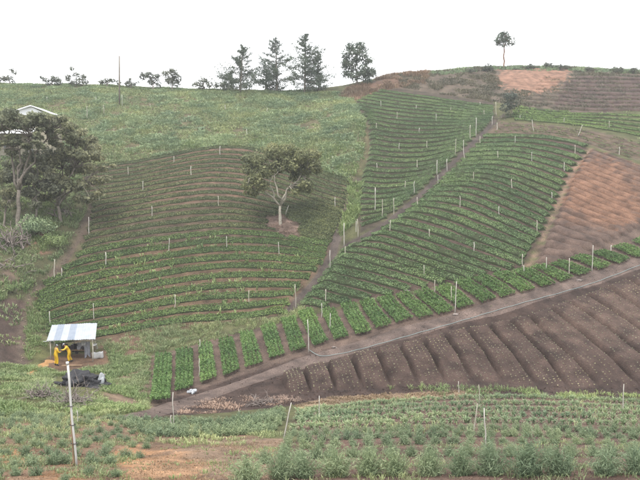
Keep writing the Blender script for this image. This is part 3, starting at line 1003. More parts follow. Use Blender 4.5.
def scatter(name, poly, density, hgt, wd, mat, label, cat, blades_n=6, rad=0.15, seed=1, clump=0.0, clump_scale=2.5, bend=(0.2, 0.9), avoid=(), ymax=150, wob=0, hvar=0.6, dens_noise=None):
    rng = np.random.default_rng(seed)
    pu = np.array(poly, float)
    W = ground(np.repeat(np.linspace(pu[:, 0].min(), pu[:, 0].max(), 30), 30), np.tile(np.linspace(pu[:, 1].min(), pu[:, 1].max(), 30), 30))
    W = W[~np.isnan(W[:, 0])]
    x0, x1, y0, y1 = W[:, 0].min() - 1, W[:, 0].max() + 1, W[:, 1].min() - 1, min(W[:, 1].max() + 3, ymax)
    n = int((x1 - x0) * (y1 - y0) * density)
    x = rng.uniform(x0, x1, n); y = rng.uniform(y0, y1, n)
    P = np.stack([x, y, H(x, y)], -1)
    u, v = pix(P)
    uu = u + wob * vnoise(x / 0.7, y / 0.7, 71) * 2; vv = v + wob * vnoise(x / 0.7, y / 0.7, 72) * 2
    m = inside(uu, vv, poly)
    for a in avoid:
        if isinstance(a, tuple):
            m &= polydist(u, v, a[0]) > a[1]
        else:
            m &= ~inside(u, v, a)
    cl = fbm(x / clump_scale, y / clump_scale, 73 + seed, 3)
    if clump:
        m &= (cl > clump - 0.5)
    P = P[m]; cl = cl[m]
    if len(P) == 0:
        return None
    n = len(P)
    hh = hgt * (1 + hvar * 1.6 * cl) * rng.uniform(0.55, 1.25, n)
    B0 = np.repeat(P, blades_n, 0)
    th = rng.random(len(B0)) * 2 * np.pi
    dr = np.stack([np.cos(th), np.sin(th), 0 * th], -1)
    B0 = B0 + dr * rng.uniform(0, rad, len(B0))[:, None]
    B0[:, 2] = H(B0[:, 0], B0[:, 1]) - 0.02
    V, F = blades(B0, dr, np.clip(np.repeat(hh, blades_n) * rng.uniform(0.6, 1.15, len(B0)), 0.04, None), wd * rng.uniform(0.6, 1.4, len(B0)), rng.uniform(bend[0], bend[1], len(B0)), rng)
    o = mk(name, V, F, mat)
    return tag(o, label, cat, kind='stuff')


UPL = [(-40, 84), (100, 84), (240, 88), (345, 93), (357, 104), (365, 118), (364, 150), (356, 176), (350, 180), (322, 171.5), (300, 162.5), (270, 152.5), (245, 147.5), (220, 146.8), (200, 149.5), (180, 153), (150, 159), (120, 164), (80, 166), (-40, 172)]
scatter('weeds', UPL, 12, 0.36, 0.075, 'weed', 'light green weeds covering the upper left slope', 'weeds', 8, 0.28, 11, 0.12, 3.0, (0.3, 1.0), ymax=134)
scatter('weeds', UPL, 9, 0.45, 0.09, 'weed_blue', 'taller grey green weed clumps on the upper left slope', 'weeds', 10, 0.40, 12, 0.50, 2.2, (0.5, 1.2), ymax=134)
scatter('weeds', [(150, 150), (180, 143), (260, 138), (330, 150), (366, 118), (364, 160), (352, 181), (322, 171), (270, 151), (220, 145), (182, 152), (120, 163), (100, 160)], 9, 0.4, 0.08, 'weed_bright',
        'bright green weeds along the top edge of the tree field', 'weeds', 7, 0.25, 13, 0.4, 2.0)
scatter('weeds', [(349, 181), (362, 183), (360, 212), (352, 226), (341, 236), (338, 232), (347, 208)], 16, 0.6, 0.075, 'weed_bright',
        'bright weeds choking the top of the gully', 'weeds', 9, 0.3, 14, 0.2, 1.0)
scatter('dry_grass', [(100, 345), (131, 330), (180, 325), (235, 321), (290, 313), (300, 305), (310, 312), (284, 322), (240, 333), (205, 343), (150, 352), (118, 352)], 28, 0.34, 0.035, 'weed',
        'yellowish grass strip between the tree field and the short beds', 'grass', 7, 0.2, 15, 0.3, 1.0, wob=2)
scatter('dry_grass', [(296, 405), (330, 398), (420, 393), (490, 390), (490, 394), (420, 399), (330, 406), (300, 414)], 30, 0.16, 0.04, 'dry_grass',
        'straw coloured dry grass along the foot of the seedling beds', 'grass', 7, 0.15, 16, 0.25, 1.0, wob=2)
scatter('weeds', [(385, 388), (440, 386), (520, 390), (640, 395), (645, 400), (520, 398), (430, 400), (385, 398)], 16, 0.28, 0.035, 'weed_bright',
        'pale weeds on the bank above the front field', 'weeds', 8, 0.25, 17, 0.52, 1.2)
WEEDY = [(-20, 366), (30, 364), (44, 368), (60, 372), (112, 364), (104, 345), (150, 345), (148, 410), (110, 416), (-20, 418)]
scatter('weeds', WEEDY, 30, 0.22, 0.035, 'weed', 'rough weeds around the shed and the rubbish heap', 'weeds', 10, 0.22, 18, 0.36, 1.6, avoid=[([(62, 385), (98, 382)], 9)])
scatter('weeds', WEEDY, 18, 0.28, 0.045, 'weed_bright', 'bright leafy weeds in front of the shed', 'weeds', 10, 0.25, 19, 0.56, 1.8, avoid=[([(62, 385), (98, 382)], 9)])
LSL = [(-30, 165), (78, 168), (90, 205), (85, 218), (70, 244), (58, 262), (40, 282), (26, 300), (-30, 302)]
scatter('weeds', LSL, 20, 0.36, 0.06, 'weed', 'weeds on the slope under the big trees', 'weeds', 8, 0.25, 20, 0.40, 1.5, avoid=[(TRACK_L, 5)])
scatter('weeds', LSL, 12, 0.40, 0.07, 'weed_bright', 'bright leafy weeds beside the track under the big trees', 'weeds', 8, 0.25, 21, 0.58, 1.5, avoid=[(TRACK_L, 6)])
scatter('weeds', [(28, 298), (44, 288), (50, 330), (48, 345), (30, 362), (25, 350)], 26, 0.3, 0.045, 'weed_bright', 'weeds between the shed and the left track', 'weeds', 8, 0.22, 22, 0.35, 1.0, wob=2)
scatter('weeds', [(-20, 300), (22, 298), (20, 345), (-20, 352)], 5, 0.3, 0.07, 'weed', 'patchy weeds on the dark ploughed ground at the far left', 'weeds', 7, 0.22, 27, 0.55, 1.4)
scatter('bracken', [(338, 97), (350, 88), (375, 80), (400, 73), (432, 70), (425, 84), (400, 88), (377, 91), (357, 101)], 6, 0.65, 0.08, 'bracken', 'reddish brown bracken on the shoulder of the hilltop', 'bracken', 10, 0.4, 23, 0.42, 2.5, ymax=146)
scatter('heath', [(400, 74), (450, 69), (500, 65), (570, 66), (650, 69), (650, 112), (560, 110), (500, 103), (440, 94), (400, 89)], 8, 0.38, 0.09, 'heath', 'dry brown heath on the hilltop slope', 'heath', 8, 0.35, 24, 0.36, 2.2, ymax=150, avoid=[[(495, 72), (540, 68), (575, 70), (566, 84), (540, 93), (505, 88)]])
scatter('weeds', [(430, 68), (500, 63), (570, 63), (660, 66), (660, 75), (570, 72), (500, 70), (430, 76)], 4, 0.55, 0.10, 'weed_blue', 'low scrub along the right skyline', 'scrub', 8, 0.4, 25, 0.42, 2.0, ymax=152)
scatter('weeds', POLY['E'], 1.5, 0.3, 0.08, 'weed', 'weeds through the light green strip below the hilltop', 'weeds', 7, 0.3, 26, 0.45, 2.0, ymax=150)
scatter('weeds', [(60, 255), (200, 236), (325, 246), (296, 300), (285, 314), (180, 325), (100, 338), (50, 330), (36, 305)], 2.2, 0.42, 0.09, 'weed_bright', 'weeds between the lower rows of the tree field', 'weeds', 7, 0.22, 28, 0.5, 2.0)
scatter('weeds', [(110, 418), (160, 424), (250, 428), (280, 436), (240, 446), (180, 446), (110, 436), (0, 440), (-20, 418)], 30, 0.18, 0.022, 'weed', 'small weeds at the edge of the front left field', 'weeds', 7, 0.15, 29, 0.45, 1.0)
scatter('weeds', [(-20, 440), (150, 440), (110, 490), (-20, 490)], 45, 0.13, 0.016, 'weed', 'small weeds on the orange soil in the front left corner', 'weeds', 7, 0.12, 30, 0.5, 0.9)
scatter('dry_grass', [(150, 450), (285, 440), (290, 455), (262, 490), (100, 490)], 40, 0.07, 0.014, 'dry_grass', 'dry grass on the bare front path', 'grass', 6, 0.15, 31, 0.52, 0.9)
scatter('weeds', [(100, 462), (180, 446), (285, 446), (270, 490), (90, 490)], 12, 0.12, 0.016, 'weed_bright', 'small bright weeds on the bare front path', 'weeds', 7, 0.12, 32, 0.62, 0.8)
scatter('dry_grass', [(180, 404), (235, 395), (265, 400), (300, 394), (300, 402), (240, 410), (180, 418)], 14, 0.22, 0.04, 'dead_leaf', 'dead brush along the foot of the track', 'brush', 7, 0.25, 33, 0.45, 1.2, bend=(0.6, 1.3))

# clods and crumbs on the worked soil


def clods(name, poly, n, smin, smax, label, col_k, seed, lift=0.0):
    rng = np.random.default_rng(seed)
    pu = np.array(poly, float)
    u = rng.uniform(pu[:, 0].min(), pu[:, 0].max(), n); v = rng.uniform(pu[:, 1].min(), pu[:, 1].max(), n)
    m = inside(u, v, poly)
    W = ground(u[m], v[m]); W = W[~np.isnan(W[:, 0])]
    W[:, 2] += lift
    oc = np.array([[1, 0, 0], [-1, 0, 0], [0, 1, 0], [0, -1, 0], [0, 0, 1], [0, 0, -1]], float)
    f = np.array([[0, 2, 4], [2, 1, 4], [1, 3, 4], [3, 0, 4], [2, 0, 5], [1, 2, 5], [3, 1, 5], [0, 3, 5]])
    k = len(W)
    sz = smin + (smax - smin) * rng.random(k) ** 3
    V = W[:, None] + oc[None] * sz[:, None, None] * rng.uniform(0.5, 1.2, (k, 6, 1)) + rng.normal(0, 0.15, (k, 6, 3)) * sz[:, None, None]
    F = (np.arange(k)[:, None, None] * 6 + f[None]).reshape(-1, 3)
    c = np.repeat(ground_colour(W) * col_k * rng.uniform(0.7, 1.35, (k, 1)), 6, 0)
    o = mk(name, V.reshape(-1, 3), F, 'soil', attr=c)
    return tag(o, label, 'soil clods', kind='stuff')


clods('soil_clods', [(120, 421), (150, 405), (300, 355), (440, 318), (560, 286), (650, 255), (650, 268), (560, 298), (440, 334), (300, 376), (200, 412)], 9000, 0.02, 0.09, 'crumbs and clods of earth strewn over the dirt track', 1.25, 61, 0.02)
clods('soil_clods', [(230, 408), (300, 392), (420, 384), (640, 388), (640, 398), (430, 396), (300, 406)], 5000, 0.03, 0.12, 'clods along the lower bank of the seedling beds', 1.2, 62)
clods('soil_clods', [(150, 357), (270, 325), (410, 293), (530, 268), (640, 228), (640, 262), (480, 309), (360, 342), (170, 410)], 7000, 0.02, 0.07, 'crumbs of earth between the short green beds', 1.3, 63)
clods('soil_clods', [(100, 450), (285, 440), (290, 455), (262, 484), (0, 484), (0, 425), (100, 425)], 6000, 0.01, 0.05, 'crumbs of earth on the front left ground', 1.15, 64)
clods('soil_clods', [(20, 362), (26, 300), (50, 275), (72, 246), (88, 210), (98, 210), (84, 240), (66, 268), (44, 290), (32, 320), (30, 362)], 2500, 0.03, 0.14, 'stones and clods along the left track', 1.5, 65)
clods('soil_clods', [(255, 490), (300, 440), (640, 435), (650, 490)], 6000, 0.01, 0.05, 'crumbs of earth between the nearest front rows', 1.15, 66)

# ------------------------------------------------------------------ foreground plants


def plume_mesh(name, n, h, rad, seed, wd=0.016, mat='plume'):
    rng = np.random.default_rng(seed)
    th = rng.random(n) * 6.283
    dr = np.stack([np.cos(th), np.sin(th), 0 * th], -1)
    k = rng.random(n) ** 0.75
    base = dr * (0.42 * rad * k * rng.uniform(0.6, 1.1, n))[:, None]
    hh = h * (1 - 0.5 * k ** 2) * rng.uniform(0.6, 1.1, n)
    bend = k * rad / h * 0.95
    V1, F1 = blades(base, dr, hh, wd * 0.7, bend, rng)
    # feathery side leaflets along each frond
    m = 7
    tt = np.tile(np.linspace(0.1, 1.0, m), n)
    ii = np.repeat(np.arange(n), m)
    up = np.array([0, 0, 1.0])
    b_ = bend[ii][:, None]; h_ = hh[ii][:, None]; t_ = tt[:, None]
    p = base[ii] + h_ * (t_ * (1 - 0.35 * b_ * t_) * up + 0.85 * b_ * t_ ** 1.6 * dr[ii])
    N = rng.normal(size=p.shape) * 0.5 + up * 0.5
    V2, F2 = leaves(p + rng.normal(0, 0.02, p.shape), N, 0.10 * rng.uniform(.6, 1.3, len(p)) * (h / 0.6), wd * 1.1, rng, 0.9)
    V, F = merge([(V1, F1), (V2, F2)])
    o = mk(name, V, F, mat)
    me = o.data
    bpy.data.objects.remove(o)
    return me


PM_BIG = [plume_mesh('bushy_plant', 190, 0.74, 0.58, 70 + i, 0.015) for i in range(5)]
PM_MID = [plume_mesh('bushy_plant', 95, 0.44, 0.38, 80 + i, 0.018) for i in range(5)]
PM_SML = [plume_mesh('bushy_plant', 60, 0.38, 0.28, 90 + i, 0.03, 'plume') for i in range(4)]


def put_plant(me, P, s, rz, label, group, cat='plant', name='bushy_plant'):
    o = link(bpy.data.objects.new(name, me))
    o.location = P; o.scale = (s, s, s * random.uniform(0.9, 1.12)); o.rotation_euler = (random.uniform(-.12, .12), random.uniform(-.12, .12), rz)
    return tag(o, label, cat, group)


random.seed(5)
K_G = [[(296, 413), (350, 407), (430, 400.5), (520, 398.5), (648, 404)], [(288, 436), (400, 431), (520, 430), (648, 433)], [(266, 463), (330, 458), (430, 456), (540, 456), (655, 457)],
       [(240, 483), (330, 476), (430, 475), (540, 475), (655, 475)]]
kr = family(K_G, [5, 3, 1], 160)
nK = len(kr)
stuffP = []
count_mid = 0
for q in range(nK):
    W = ground(kr[q][:, 0], kr[q][:, 1])
    d = np.r_[0, np.cumsum(np.linalg.norm(np.diff(W[:, :2], axis=0), axis=1))]
    stepm = 0.86 if q == nK - 1 else 0.62 if q >= nK - 3 else 0.46 if q >= nK - 5 else 0.34
    s = np.arange(0.1 + 0.17 * (q % 2), d[-1], stepm)
    s = s + np.random.default_rng(q).normal(0, 0.06, len(s))
    X = np.interp(s, d, W[:, 0]); Y = np.interp(s, d, W[:, 1]) + np.random.default_rng(q + 40).normal(0, 0.07, len(s))
    up = nK - 1 - q
    for j in range(len(s)):
        P = Vector((X[j], Y[j], float(H(X[j], Y[j])) - 0.02))
        if q == nK - 1:
            lab = '%s large feathery plant from the left in the nearest row at the bottom right' % ORD[min(j, 39)]
            put_plant(random.choice(PM_BIG), P, random.uniform(1.0, 1.35), random.uniform(0, 6), lab, 'large plants of the nearest row')
        elif q == nK - 2:
            put_plant(random.choice(PM_BIG), P, random.uniform(0.55, 0.75), random.uniform(0, 6), '%s feathery plant from the left in the second row of the front field' % ORD[min(j, 39)], 'second row of the front field')
        elif q >= nK - 5:
            put_plant(random.choice(PM_MID), P, random.uniform(0.75, 1.1), random.uniform(0, 6), '%s small plant from the left in the %s row of the front field' % (ORD[min(j, 39)], ORD[up]), '%s row of the front field' % ORD[up])
        else:
            stuffP.append(P)
# farther rows of the front field: too small to pick apart
parts = []
rng = np.random.default_rng(77)
SP_ = np.array([list(p) for p in stuffP])
k = 44
ii = np.repeat(np.arange(len(SP_)), k)
th = rng.random(len(ii)) * 6.283
kk = rng.random(len(ii)) ** 0.6
sc = np.repeat(rng.uniform(0.75, 1.25, len(SP_)), k)
dr = np.stack([np.cos(th), np.sin(th), 0 * th], -1)
V1, F1 = blades(SP_[ii] + dr * 0.02, dr, 0.40 * sc * rng.uniform(0.6, 1.1, len(ii)), 0.03, kk * 0.85, rng)
p = SP_[ii] + dr * (kk * 0.24 * sc)[:, None]; p[:, 2] += 0.33 * sc * (1 - 0.5 * kk ** 2) * rng.uniform(0.5, 1, len(ii))
V2, F2 = leaves(p, dr * 0.4 + np.array([0, 0, .8]), 0.11 * rng.uniform(0.7, 1.3, len(ii)), 0.035, rng, 0.7)
V, F = merge([(V1, F1), (V2, F2)])
tag(mk('crop_plants', V, F, 'weed_blue'), 'low green crop plants in rows across the far part of the front field', 'crop', kind='stuff')
# weeds over the front field's top edge and between rows
scatter('weeds', [(300, 440), (640, 433), (640, 400), (430, 400), (300, 413)], 3, 0.22, 0.03, 'weed', 'weeds between the rows of the front field', 'weeds', 6, 0.16, 34, 0.5, 1.0)
scatter('weeds', [(262, 485), (290, 446), (640, 440), (650, 490)], 20, 0.14, 0.016, 'weed', 'small weeds between the nearest rows of the front field', 'weeds', 6, 0.14, 35, 0.5, 0.8)

# left front field: loose rows of tufts
rng = np.random.default_rng(8)
cnt = 0
LP = []
for row, (v0, v1, u0, u1, st) in enumerate([(417, 421, -6, 150, 7), (422, 427, -6, 170, 8), (428, 434, -6, 160, 9), (436, 441, -6, 150, 11), (445, 449, -6, 150, 13), (455, 458, -6, 140, 15), (465, 466, -6, 125, 18), (477, 477, -6, 120, 22)]):
    u = u0 + rng.uniform(0, 6)
    while u < u1:
        f = (u - u0) / (u1 - u0)
        LP.append((u + rng.normal(0, 2.0), v0 + (v1 - v0) * f + rng.normal(0, 1.4), row))
        u += st * rng.uniform(0.7, 1.4)
W = ground([p[0] for p in LP], [p[1] for p in LP])
for (u_, v_, row), P in zip(LP, W):
    put_plant(random.choice(PM_MID), Vector(P) - Vector((0, 0, .02)), random.uniform(0.55, 1.0), random.uniform(0, 6),
              '%s tuft from the left, %s row down of the front left field' % (ORD[sum(1 for a in LP if a[2] == row and a[0] < u_)], ORD[row]), '%s row of the front left field' % ORD[row])
# green strip at the foot of the track
SG = family([[(112, 420), (180, 423), (240, 421), (284, 411)], [(150, 436), (200, 437), (240, 435), (280, 430)]], [4], 80)
stp = []
for q in range(5):
    Wq = ground(SG[q][:, 0], SG[q][:, 1])
    d = np.r_[0, np.cumsum(np.linalg.norm(np.diff(Wq[:, :2], axis=0), axis=1))]
    s = np.arange(0, d[-1], 0.42) + rng.normal(0, .05, len(np.arange(0, d[-1], 0.42)))
    X = np.interp(s, d, Wq[:, 0]); Y = np.interp(s, d, Wq[:, 1])
    for j in range(len(s)):
        put_plant(random.choice(PM_SML), Vector((X[j], Y[j], float(H(X[j], Y[j])) - .02)), random.uniform(0.8, 1.2), random.uniform(0, 6),
                  '%s plant from the left, %s row down of the green strip below the track' % (ORD[min(j, 39)], ORD[q]), '%s row of the strip below the track' % ORD[q])

# ------------------------------------------------------------------ posts
POSTS = {
    'standing among the rows of the tree field': [
        (128, 176, 9), (143, 192, 11), (152, 218, 12), (169, 252, 14), (106, 267, 15), (96, 201, 10), (99, 201, 10), (89, 235, 18), (174, 164, 8), (54, 280, 21), (62, 279, 11),
        (94, 320, 17), (175, 309, 15), (50, 326, 15), (220, 155, 9), (191, 177, 11), (219, 207, 11), (227, 249, 13), (279, 256, 14), (335, 207, 10), (249, 305, 15), (296, 309, 25)],
    'along the gully path': [(330, 270, 20), (344, 246, 23), (345, 257, 11), (356, 232, 11), (358, 237, 18)],
    'in the steep narrow field': [(375, 212, 24), (382, 219, 20), (394, 215, 17), (405, 190, 9), (414, 195, 14), (381, 107, 6), (397, 120, 8), (416, 110, 5), (436, 122, 8), (376, 130, 7),
                                  (419, 134, 6), (399, 149, 6), (427, 149, 8), (417, 169, 9), (377, 169, 6), (375, 195, 8), (451, 112, 5), (480, 106, 4), (484, 116, 6)],
    'beside the diagonal footpath': [(455, 156, 17), (437, 175, 15), (447, 171, 12), (438, 184, 9), (464, 161, 21), (476, 137, 19), (470, 139, 14), (480, 144, 8), (496, 116, 14), (492, 125, 9), (497, 130, 7)],
    'in the wide curving field': [(473, 182, 10), (498, 160, 9), (390, 231, 11), (417, 207, 10), (429, 240, 11), (460, 207, 11), (474, 254, 12), (532, 162, 10), (512, 189, 10), (499, 217, 11),
                                  (564, 171, 9), (552, 201, 9), (575, 154, 9), (515, 143, 7), (537, 231, 11), (522, 266, 12), (424, 277, 12), (326, 302, 13)],
    'in the strips below the bare hilltop': [(534, 132, 12), (577, 137, 12), (520, 120, 5), (564, 124, 6), (609, 129, 8), (619, 156, 9)],
    'among the short green beds': [(200, 351, 12), (199, 376, 18), (322, 318, 15), (330, 331, 18), (309, 352, 33), (435, 295, 15), (455, 313, 32), (451, 303, 17), (524, 275, 10), (546, 271, 14),
                                   (569, 276, 18), (592, 272, 27), (611, 251, 6)],
    'at the edge of the front fields': [(472, 435, 33), (485, 448, 41), (479, 408, 24), (459, 393, 12), (623, 410, 27), (283, 440, 39), (319, 420, 25), (239, 419, 10), (173, 427, 36), (171, 427, 12), (78, 424, 14)],
    'on the weedy upper left slope': [(87, 119, 13), (104, 114, 9), (122, 106, 11), (114, 132, 4), (96, 101, 4), (247, 136, 7), (267, 112, 4), (225, 110, 5), (332, 160, 4), (150, 108, 4), (47, 101, 4)],
}
LEAN = {(283, 440): 8, (472, 435): 5, (577, 137): 5, (287, 215): 4, (534, 132): -2}
rng = np.random.default_rng(21)
for grp, L_ in POSTS.items():
    Ls = sorted(L_)
    W = ground([p[0] for p in Ls], [p[1] for p in Ls])
    for j, ((u, v, hp), P) in enumerate(zip(Ls, W)):
        if np.isnan(P[0]):
            continue
        D = P[1]
        h = hp * D / FPX
        px_m = D / FPX
        lean = LEAN.get((u, v), rng.normal(0, 0.35) * hp / 12) * px_m
        r0 = max(0.022, min(0.044, 0.45 * px_m)) * rng.uniform(0.85, 1.15)
        k = 5
        t = np.linspace(0, 1, k)
        x = lean * t + 0.02 * rng.normal(size=k); y = 0.02 * rng.normal(size=k) + rng.normal(0, .03) * h * t
        pts = np.stack([x, y, -0.25 + (h + 0.25) * t], -1)
        V, F = tube(pts, r0 * (1.1 - 0.25 * t), 7)
        pale = rng.random()
        m_ = 'post_pale' if pale < 0.6 else 'post_wood'
        if (u, v) in ((485, 448), (623, 410), (283, 440), (592, 272), (309, 352), (173, 427)):
            m_ = 'post_pale'
        o = mk('wooden_stake', V, F, m_, smooth=True)
        o.location = P
        kind_ = 'short' if hp * px_m < 0.9 else 'tall' if hp * px_m > 2.0 else 'thin'
        tag(o, '%s stake %s, %s from the left' % (kind_, grp, ORD[j]), 'stake', 'stakes ' + grp)

# leaning stake beside the lone tree
P = G1(285, 216)
V, F = tube([(0, 0, -.2), (.15, 0, .5), (.42, .05, 1.25)], [.045, .04, .035], 7)
o = mk('wooden_stake', V, F, 'post_pale', smooth=True); o.location = P
tag(o, 'short leaning stake right beside the trunk of the lone tree', 'stake')

# tall white pipe in the left foreground
P = G1(77, 466); D = P.y
px_m = D / FPX
root = empty('irrigation_pole', P, 0, 'tall white plastic pipe tied to a brown stake in the left foreground', 'pole')
t = np.linspace(0, 1, 7)
H_ = 107 * px_m
pts = np.stack([-7.5 * px_m * t + 0.01 * np.sin(t * 9), 0 * t, -0.2 + (H_ + .2) * t], -1)
V, F = tube(pts, 0.031, 12); mk('pipe', V, F, 'post_white', root, smooth=True)
pts = np.stack([-0.09 - 4.0 * px_m * t * 0.62, 0.0 * t + .03, -0.2 + (H_ * 0.62 + .2) * t], -1)
V, F = tube(pts, 0.026 + 0.006 * np.sin(t * 11), 7); mk('support_stake', V, F, 'plank', root, smooth=True)
for tz in (0.22, 0.4, 0.58):
    cx = -7.5 * px_m * tz
    th = np.linspace(0, 6.283, 15)
    pts = np.stack([cx - 0.025 + 0.085 * np.cos(th), 0.015 + 0.058 * np.sin(th), H_ * tz + 0 * th], -1)
    V, F = tube(pts, 0.009, 5, False); mk('tie', V, F, 'cloth_dark', root, smooth=True)
V, F = tube([(-7.5 * px_m, 0, H_ - .06), (-7.5 * px_m, 0, H_ + .02)], 0.042, 12); mk('end_cap', V, F, 'post_white', root, smooth=True)

# telephone pole on the skyline
P = G1(119.5, 105); D = P.y; px_m = D / FPX
root = empty('utility_pole', P, 0, 'tall slim utility pole rising above the left skyline', 'pole')
V, F = tube([(0, 0, -.5), (0.05, 0, 48 * px_m * .5), (0.12, 0, 48 * px_m)], [.15, .13, .10], 9); mk('shaft', V, F, 'pole_wood', root, smooth=True)
V, F = tube([(0.11, 0, 48 * px_m - .15), (0.12, 0, 48 * px_m + .12)], [.055, .05], 8); mk('insulator', V, F, 'post_white', root, smooth=True)

# hose along the track
HL = [(309, 351), (313, 354), (318, 356.5), (327, 357), (340, 355), (360, 350.5), (380, 345), (410, 336.5), (440, 328), (470, 319.5), (500, 310.5), (530, 302), (560, 294), (590, 285), (620, 274), (645, 264), (680, 252)]
Pp = catmull(HL, 160); W = ground(Pp[:, 0], Pp[:, 1])
W[:, 2] += 0.11 + 0.015 * np.sin(np.arange(160) * .7)
V, F = tube(W, 0.021, 7)
tag(mk('irrigation_hose', V, F, 'hose', smooth=True), 'pale green irrigation hose lying along the dirt track', 'hose')

# ------------------------------------------------------------------ trees


def branch(p0, p1, r0, r1, rng, n=6, sag=0.12, wig=0.05):
    p0, p1 = np.asarray(p0, float), np.asarray(p1, float)
    t = np.linspace(0, 1, n)[:, None]
    L = np.linalg.norm(p1 - p0)
    w_ = rng.normal(0, wig * L, (n, 3)); w_[0] = 0; w_[-1] = 0
    P = p0 * (1 - t) + p1 * t + w_
    P[:, 2] += sag * L * np.sin(np.pi * t[:, 0]) * rng.uniform(-.3, 1)
    return tube(P, r0 + (r1 - r0) * t[:, 0], 6), P


def crown(clumps, per, size, rng, flat=0.75):
    parts = []
    for (c, r) in clumps:
        n = int(1.9 * per * r * r)
        d = rng.normal(size=(n, 3)); d /= np.linalg.norm(d, axis=1)[:, None]
        # lumpy shell
        lob = 1 + 0.28 * np.sin(d[:, 0] * 5 + c[0] * 3) * np.cos(d[:, 2] * 4 + c[1]) + 0.2 * np.sin(d[:, 1] * 7 + c[2])
        rr = r * lob * rng.uniform(0.45, 1.0, n) ** 0.5
        P = c + d * rr[:, None] * np.array([1, 1, flat])
        N = d * 0.95 + np.array([0, 0, .4])
        sz = size * rng.uniform(0.6, 1.4, n)
        parts.append(leaves(P, N, sz, sz * 0.5, rng, 0.6))
    return merge(parts)


def leafy_tree(name, base_px, D, clumps_px, forks, trunk_r, per, size, mats, label, cat='tree', group=None, seed=1, deep=0.6, flat=0.75, sub=3):
    """clumps_px: (u, v, r) around the crown; the tree stands at depth D and is as deep as wide"""
    rng = np.random.default_rng(seed)
    base = np.array(G1(*base_px)) if D is None else at(base_px[0], base_px[1], D)
    if D is not None:
        base[2] = H(base[0], base[1])
    D = base[1]; pm = D / FPX
    root = empty(name, Vector(base), 0, label, cat, group)
    us = [c[0] for c in clumps_px]
    half = (max(us) - min(us)) / 2 * pm * deep
    cl = []
    for (u, v, r) in clumps_px:
        cpos = at(u, v, D) - base
        for k in range(sub):
            rr = r * pm * (1.0 if k == 0 else rng.uniform(0.55, 0.85))
            off = np.array([0, rng.uniform(-half, half) * (0.45 if k == 0 else 1), 0]) + (0 if k == 0 else rng.normal(0, r * pm * 0.45, 3))
            cl.append((cpos + off, rr))
    parts = []
    fpos = [np.array([0, 0, -0.35])] + [at(u, v, D) - base + np.array([0, dy, 0]) for (u, v, dy) in forks]
    # trunk through the first fork, limbs from the forks to the clumps
    n0 = fpos[1]
    (g, pl) = branch(fpos[0], n0, trunk_r * 1.15, trunk_r * 0.8, rng, 6, 0.02, 0.015)
    parts.append(g)
    nodes = [n0]
    for f in fpos[2:]:
        (g, pl) = branch(n0, f, trunk_r * 0.66, trunk_r * 0.36, rng, 7, 0.1)
        parts.append(g); nodes.append(f)
    for (c, r) in cl:
        d = [np.linalg.norm(c - q) for q in nodes]
        q = nodes[int(np.argmin(d))]
        (g, pl) = branch(q, c + np.array([0, 0, -0.1 * r]), trunk_r * 0.3, trunk_r * 0.09, rng, 6, 0.12)
        parts.append(g)
        for _ in range(3):
            (g, _p) = branch(c, c + rng.normal(0, r * 0.5, 3), trunk_r * 0.1, trunk_r * 0.04, rng, 4, 0.1)
            parts.append(g)
    V, F = merge(parts)
    mk('trunk', V, F, mats[0], root, smooth=True)
    V, F = crown(cl, per, size, rng, flat)
    mk('crown', V, F, mats[1], root)
    return root


# the lone tree in the left field
leafy_tree('field_tree', (280, 225), None,
           [(258, 160, 10), (273, 153, 9.5), (288, 151, 9), (301, 156, 9.5), (312, 160, 8), (248, 168, 7.5), (253, 180, 7.5), (250, 191, 6), (263, 172, 9), (275, 168, 9),
            (289, 166, 8), (304, 170, 8.5), (316, 168, 6.5), (298, 188, 7), (306, 183, 6.5), (262, 187, 6), (246, 158, 5.5), (295, 176, 6), (308, 190, 5)],
           [(280, 206, 0), (268, 184, .4), (289, 188, -.4), (303, 172, .6), (275, 176, -.8), (256, 178, -.5)], 0.19, 230, 0.33, ('bark_pale', 'tree_olive'),
           'lone leafy tree with pale forked trunk in the middle of the terraced left field', seed=3, deep=0.75, sub=3)
# fallen leaves and twigs under it
scatter('leaf_litter', [(262, 215), (282, 213), (300, 224), (299, 238), (284, 235), (264, 227)], 45, 0.26, 0.035, 'dead_leaf', 'pinkish brown dead leaves and brush under the lone tree', 'leaf litter', 7, 0.2, 41, bend=(0.7, 1.4))

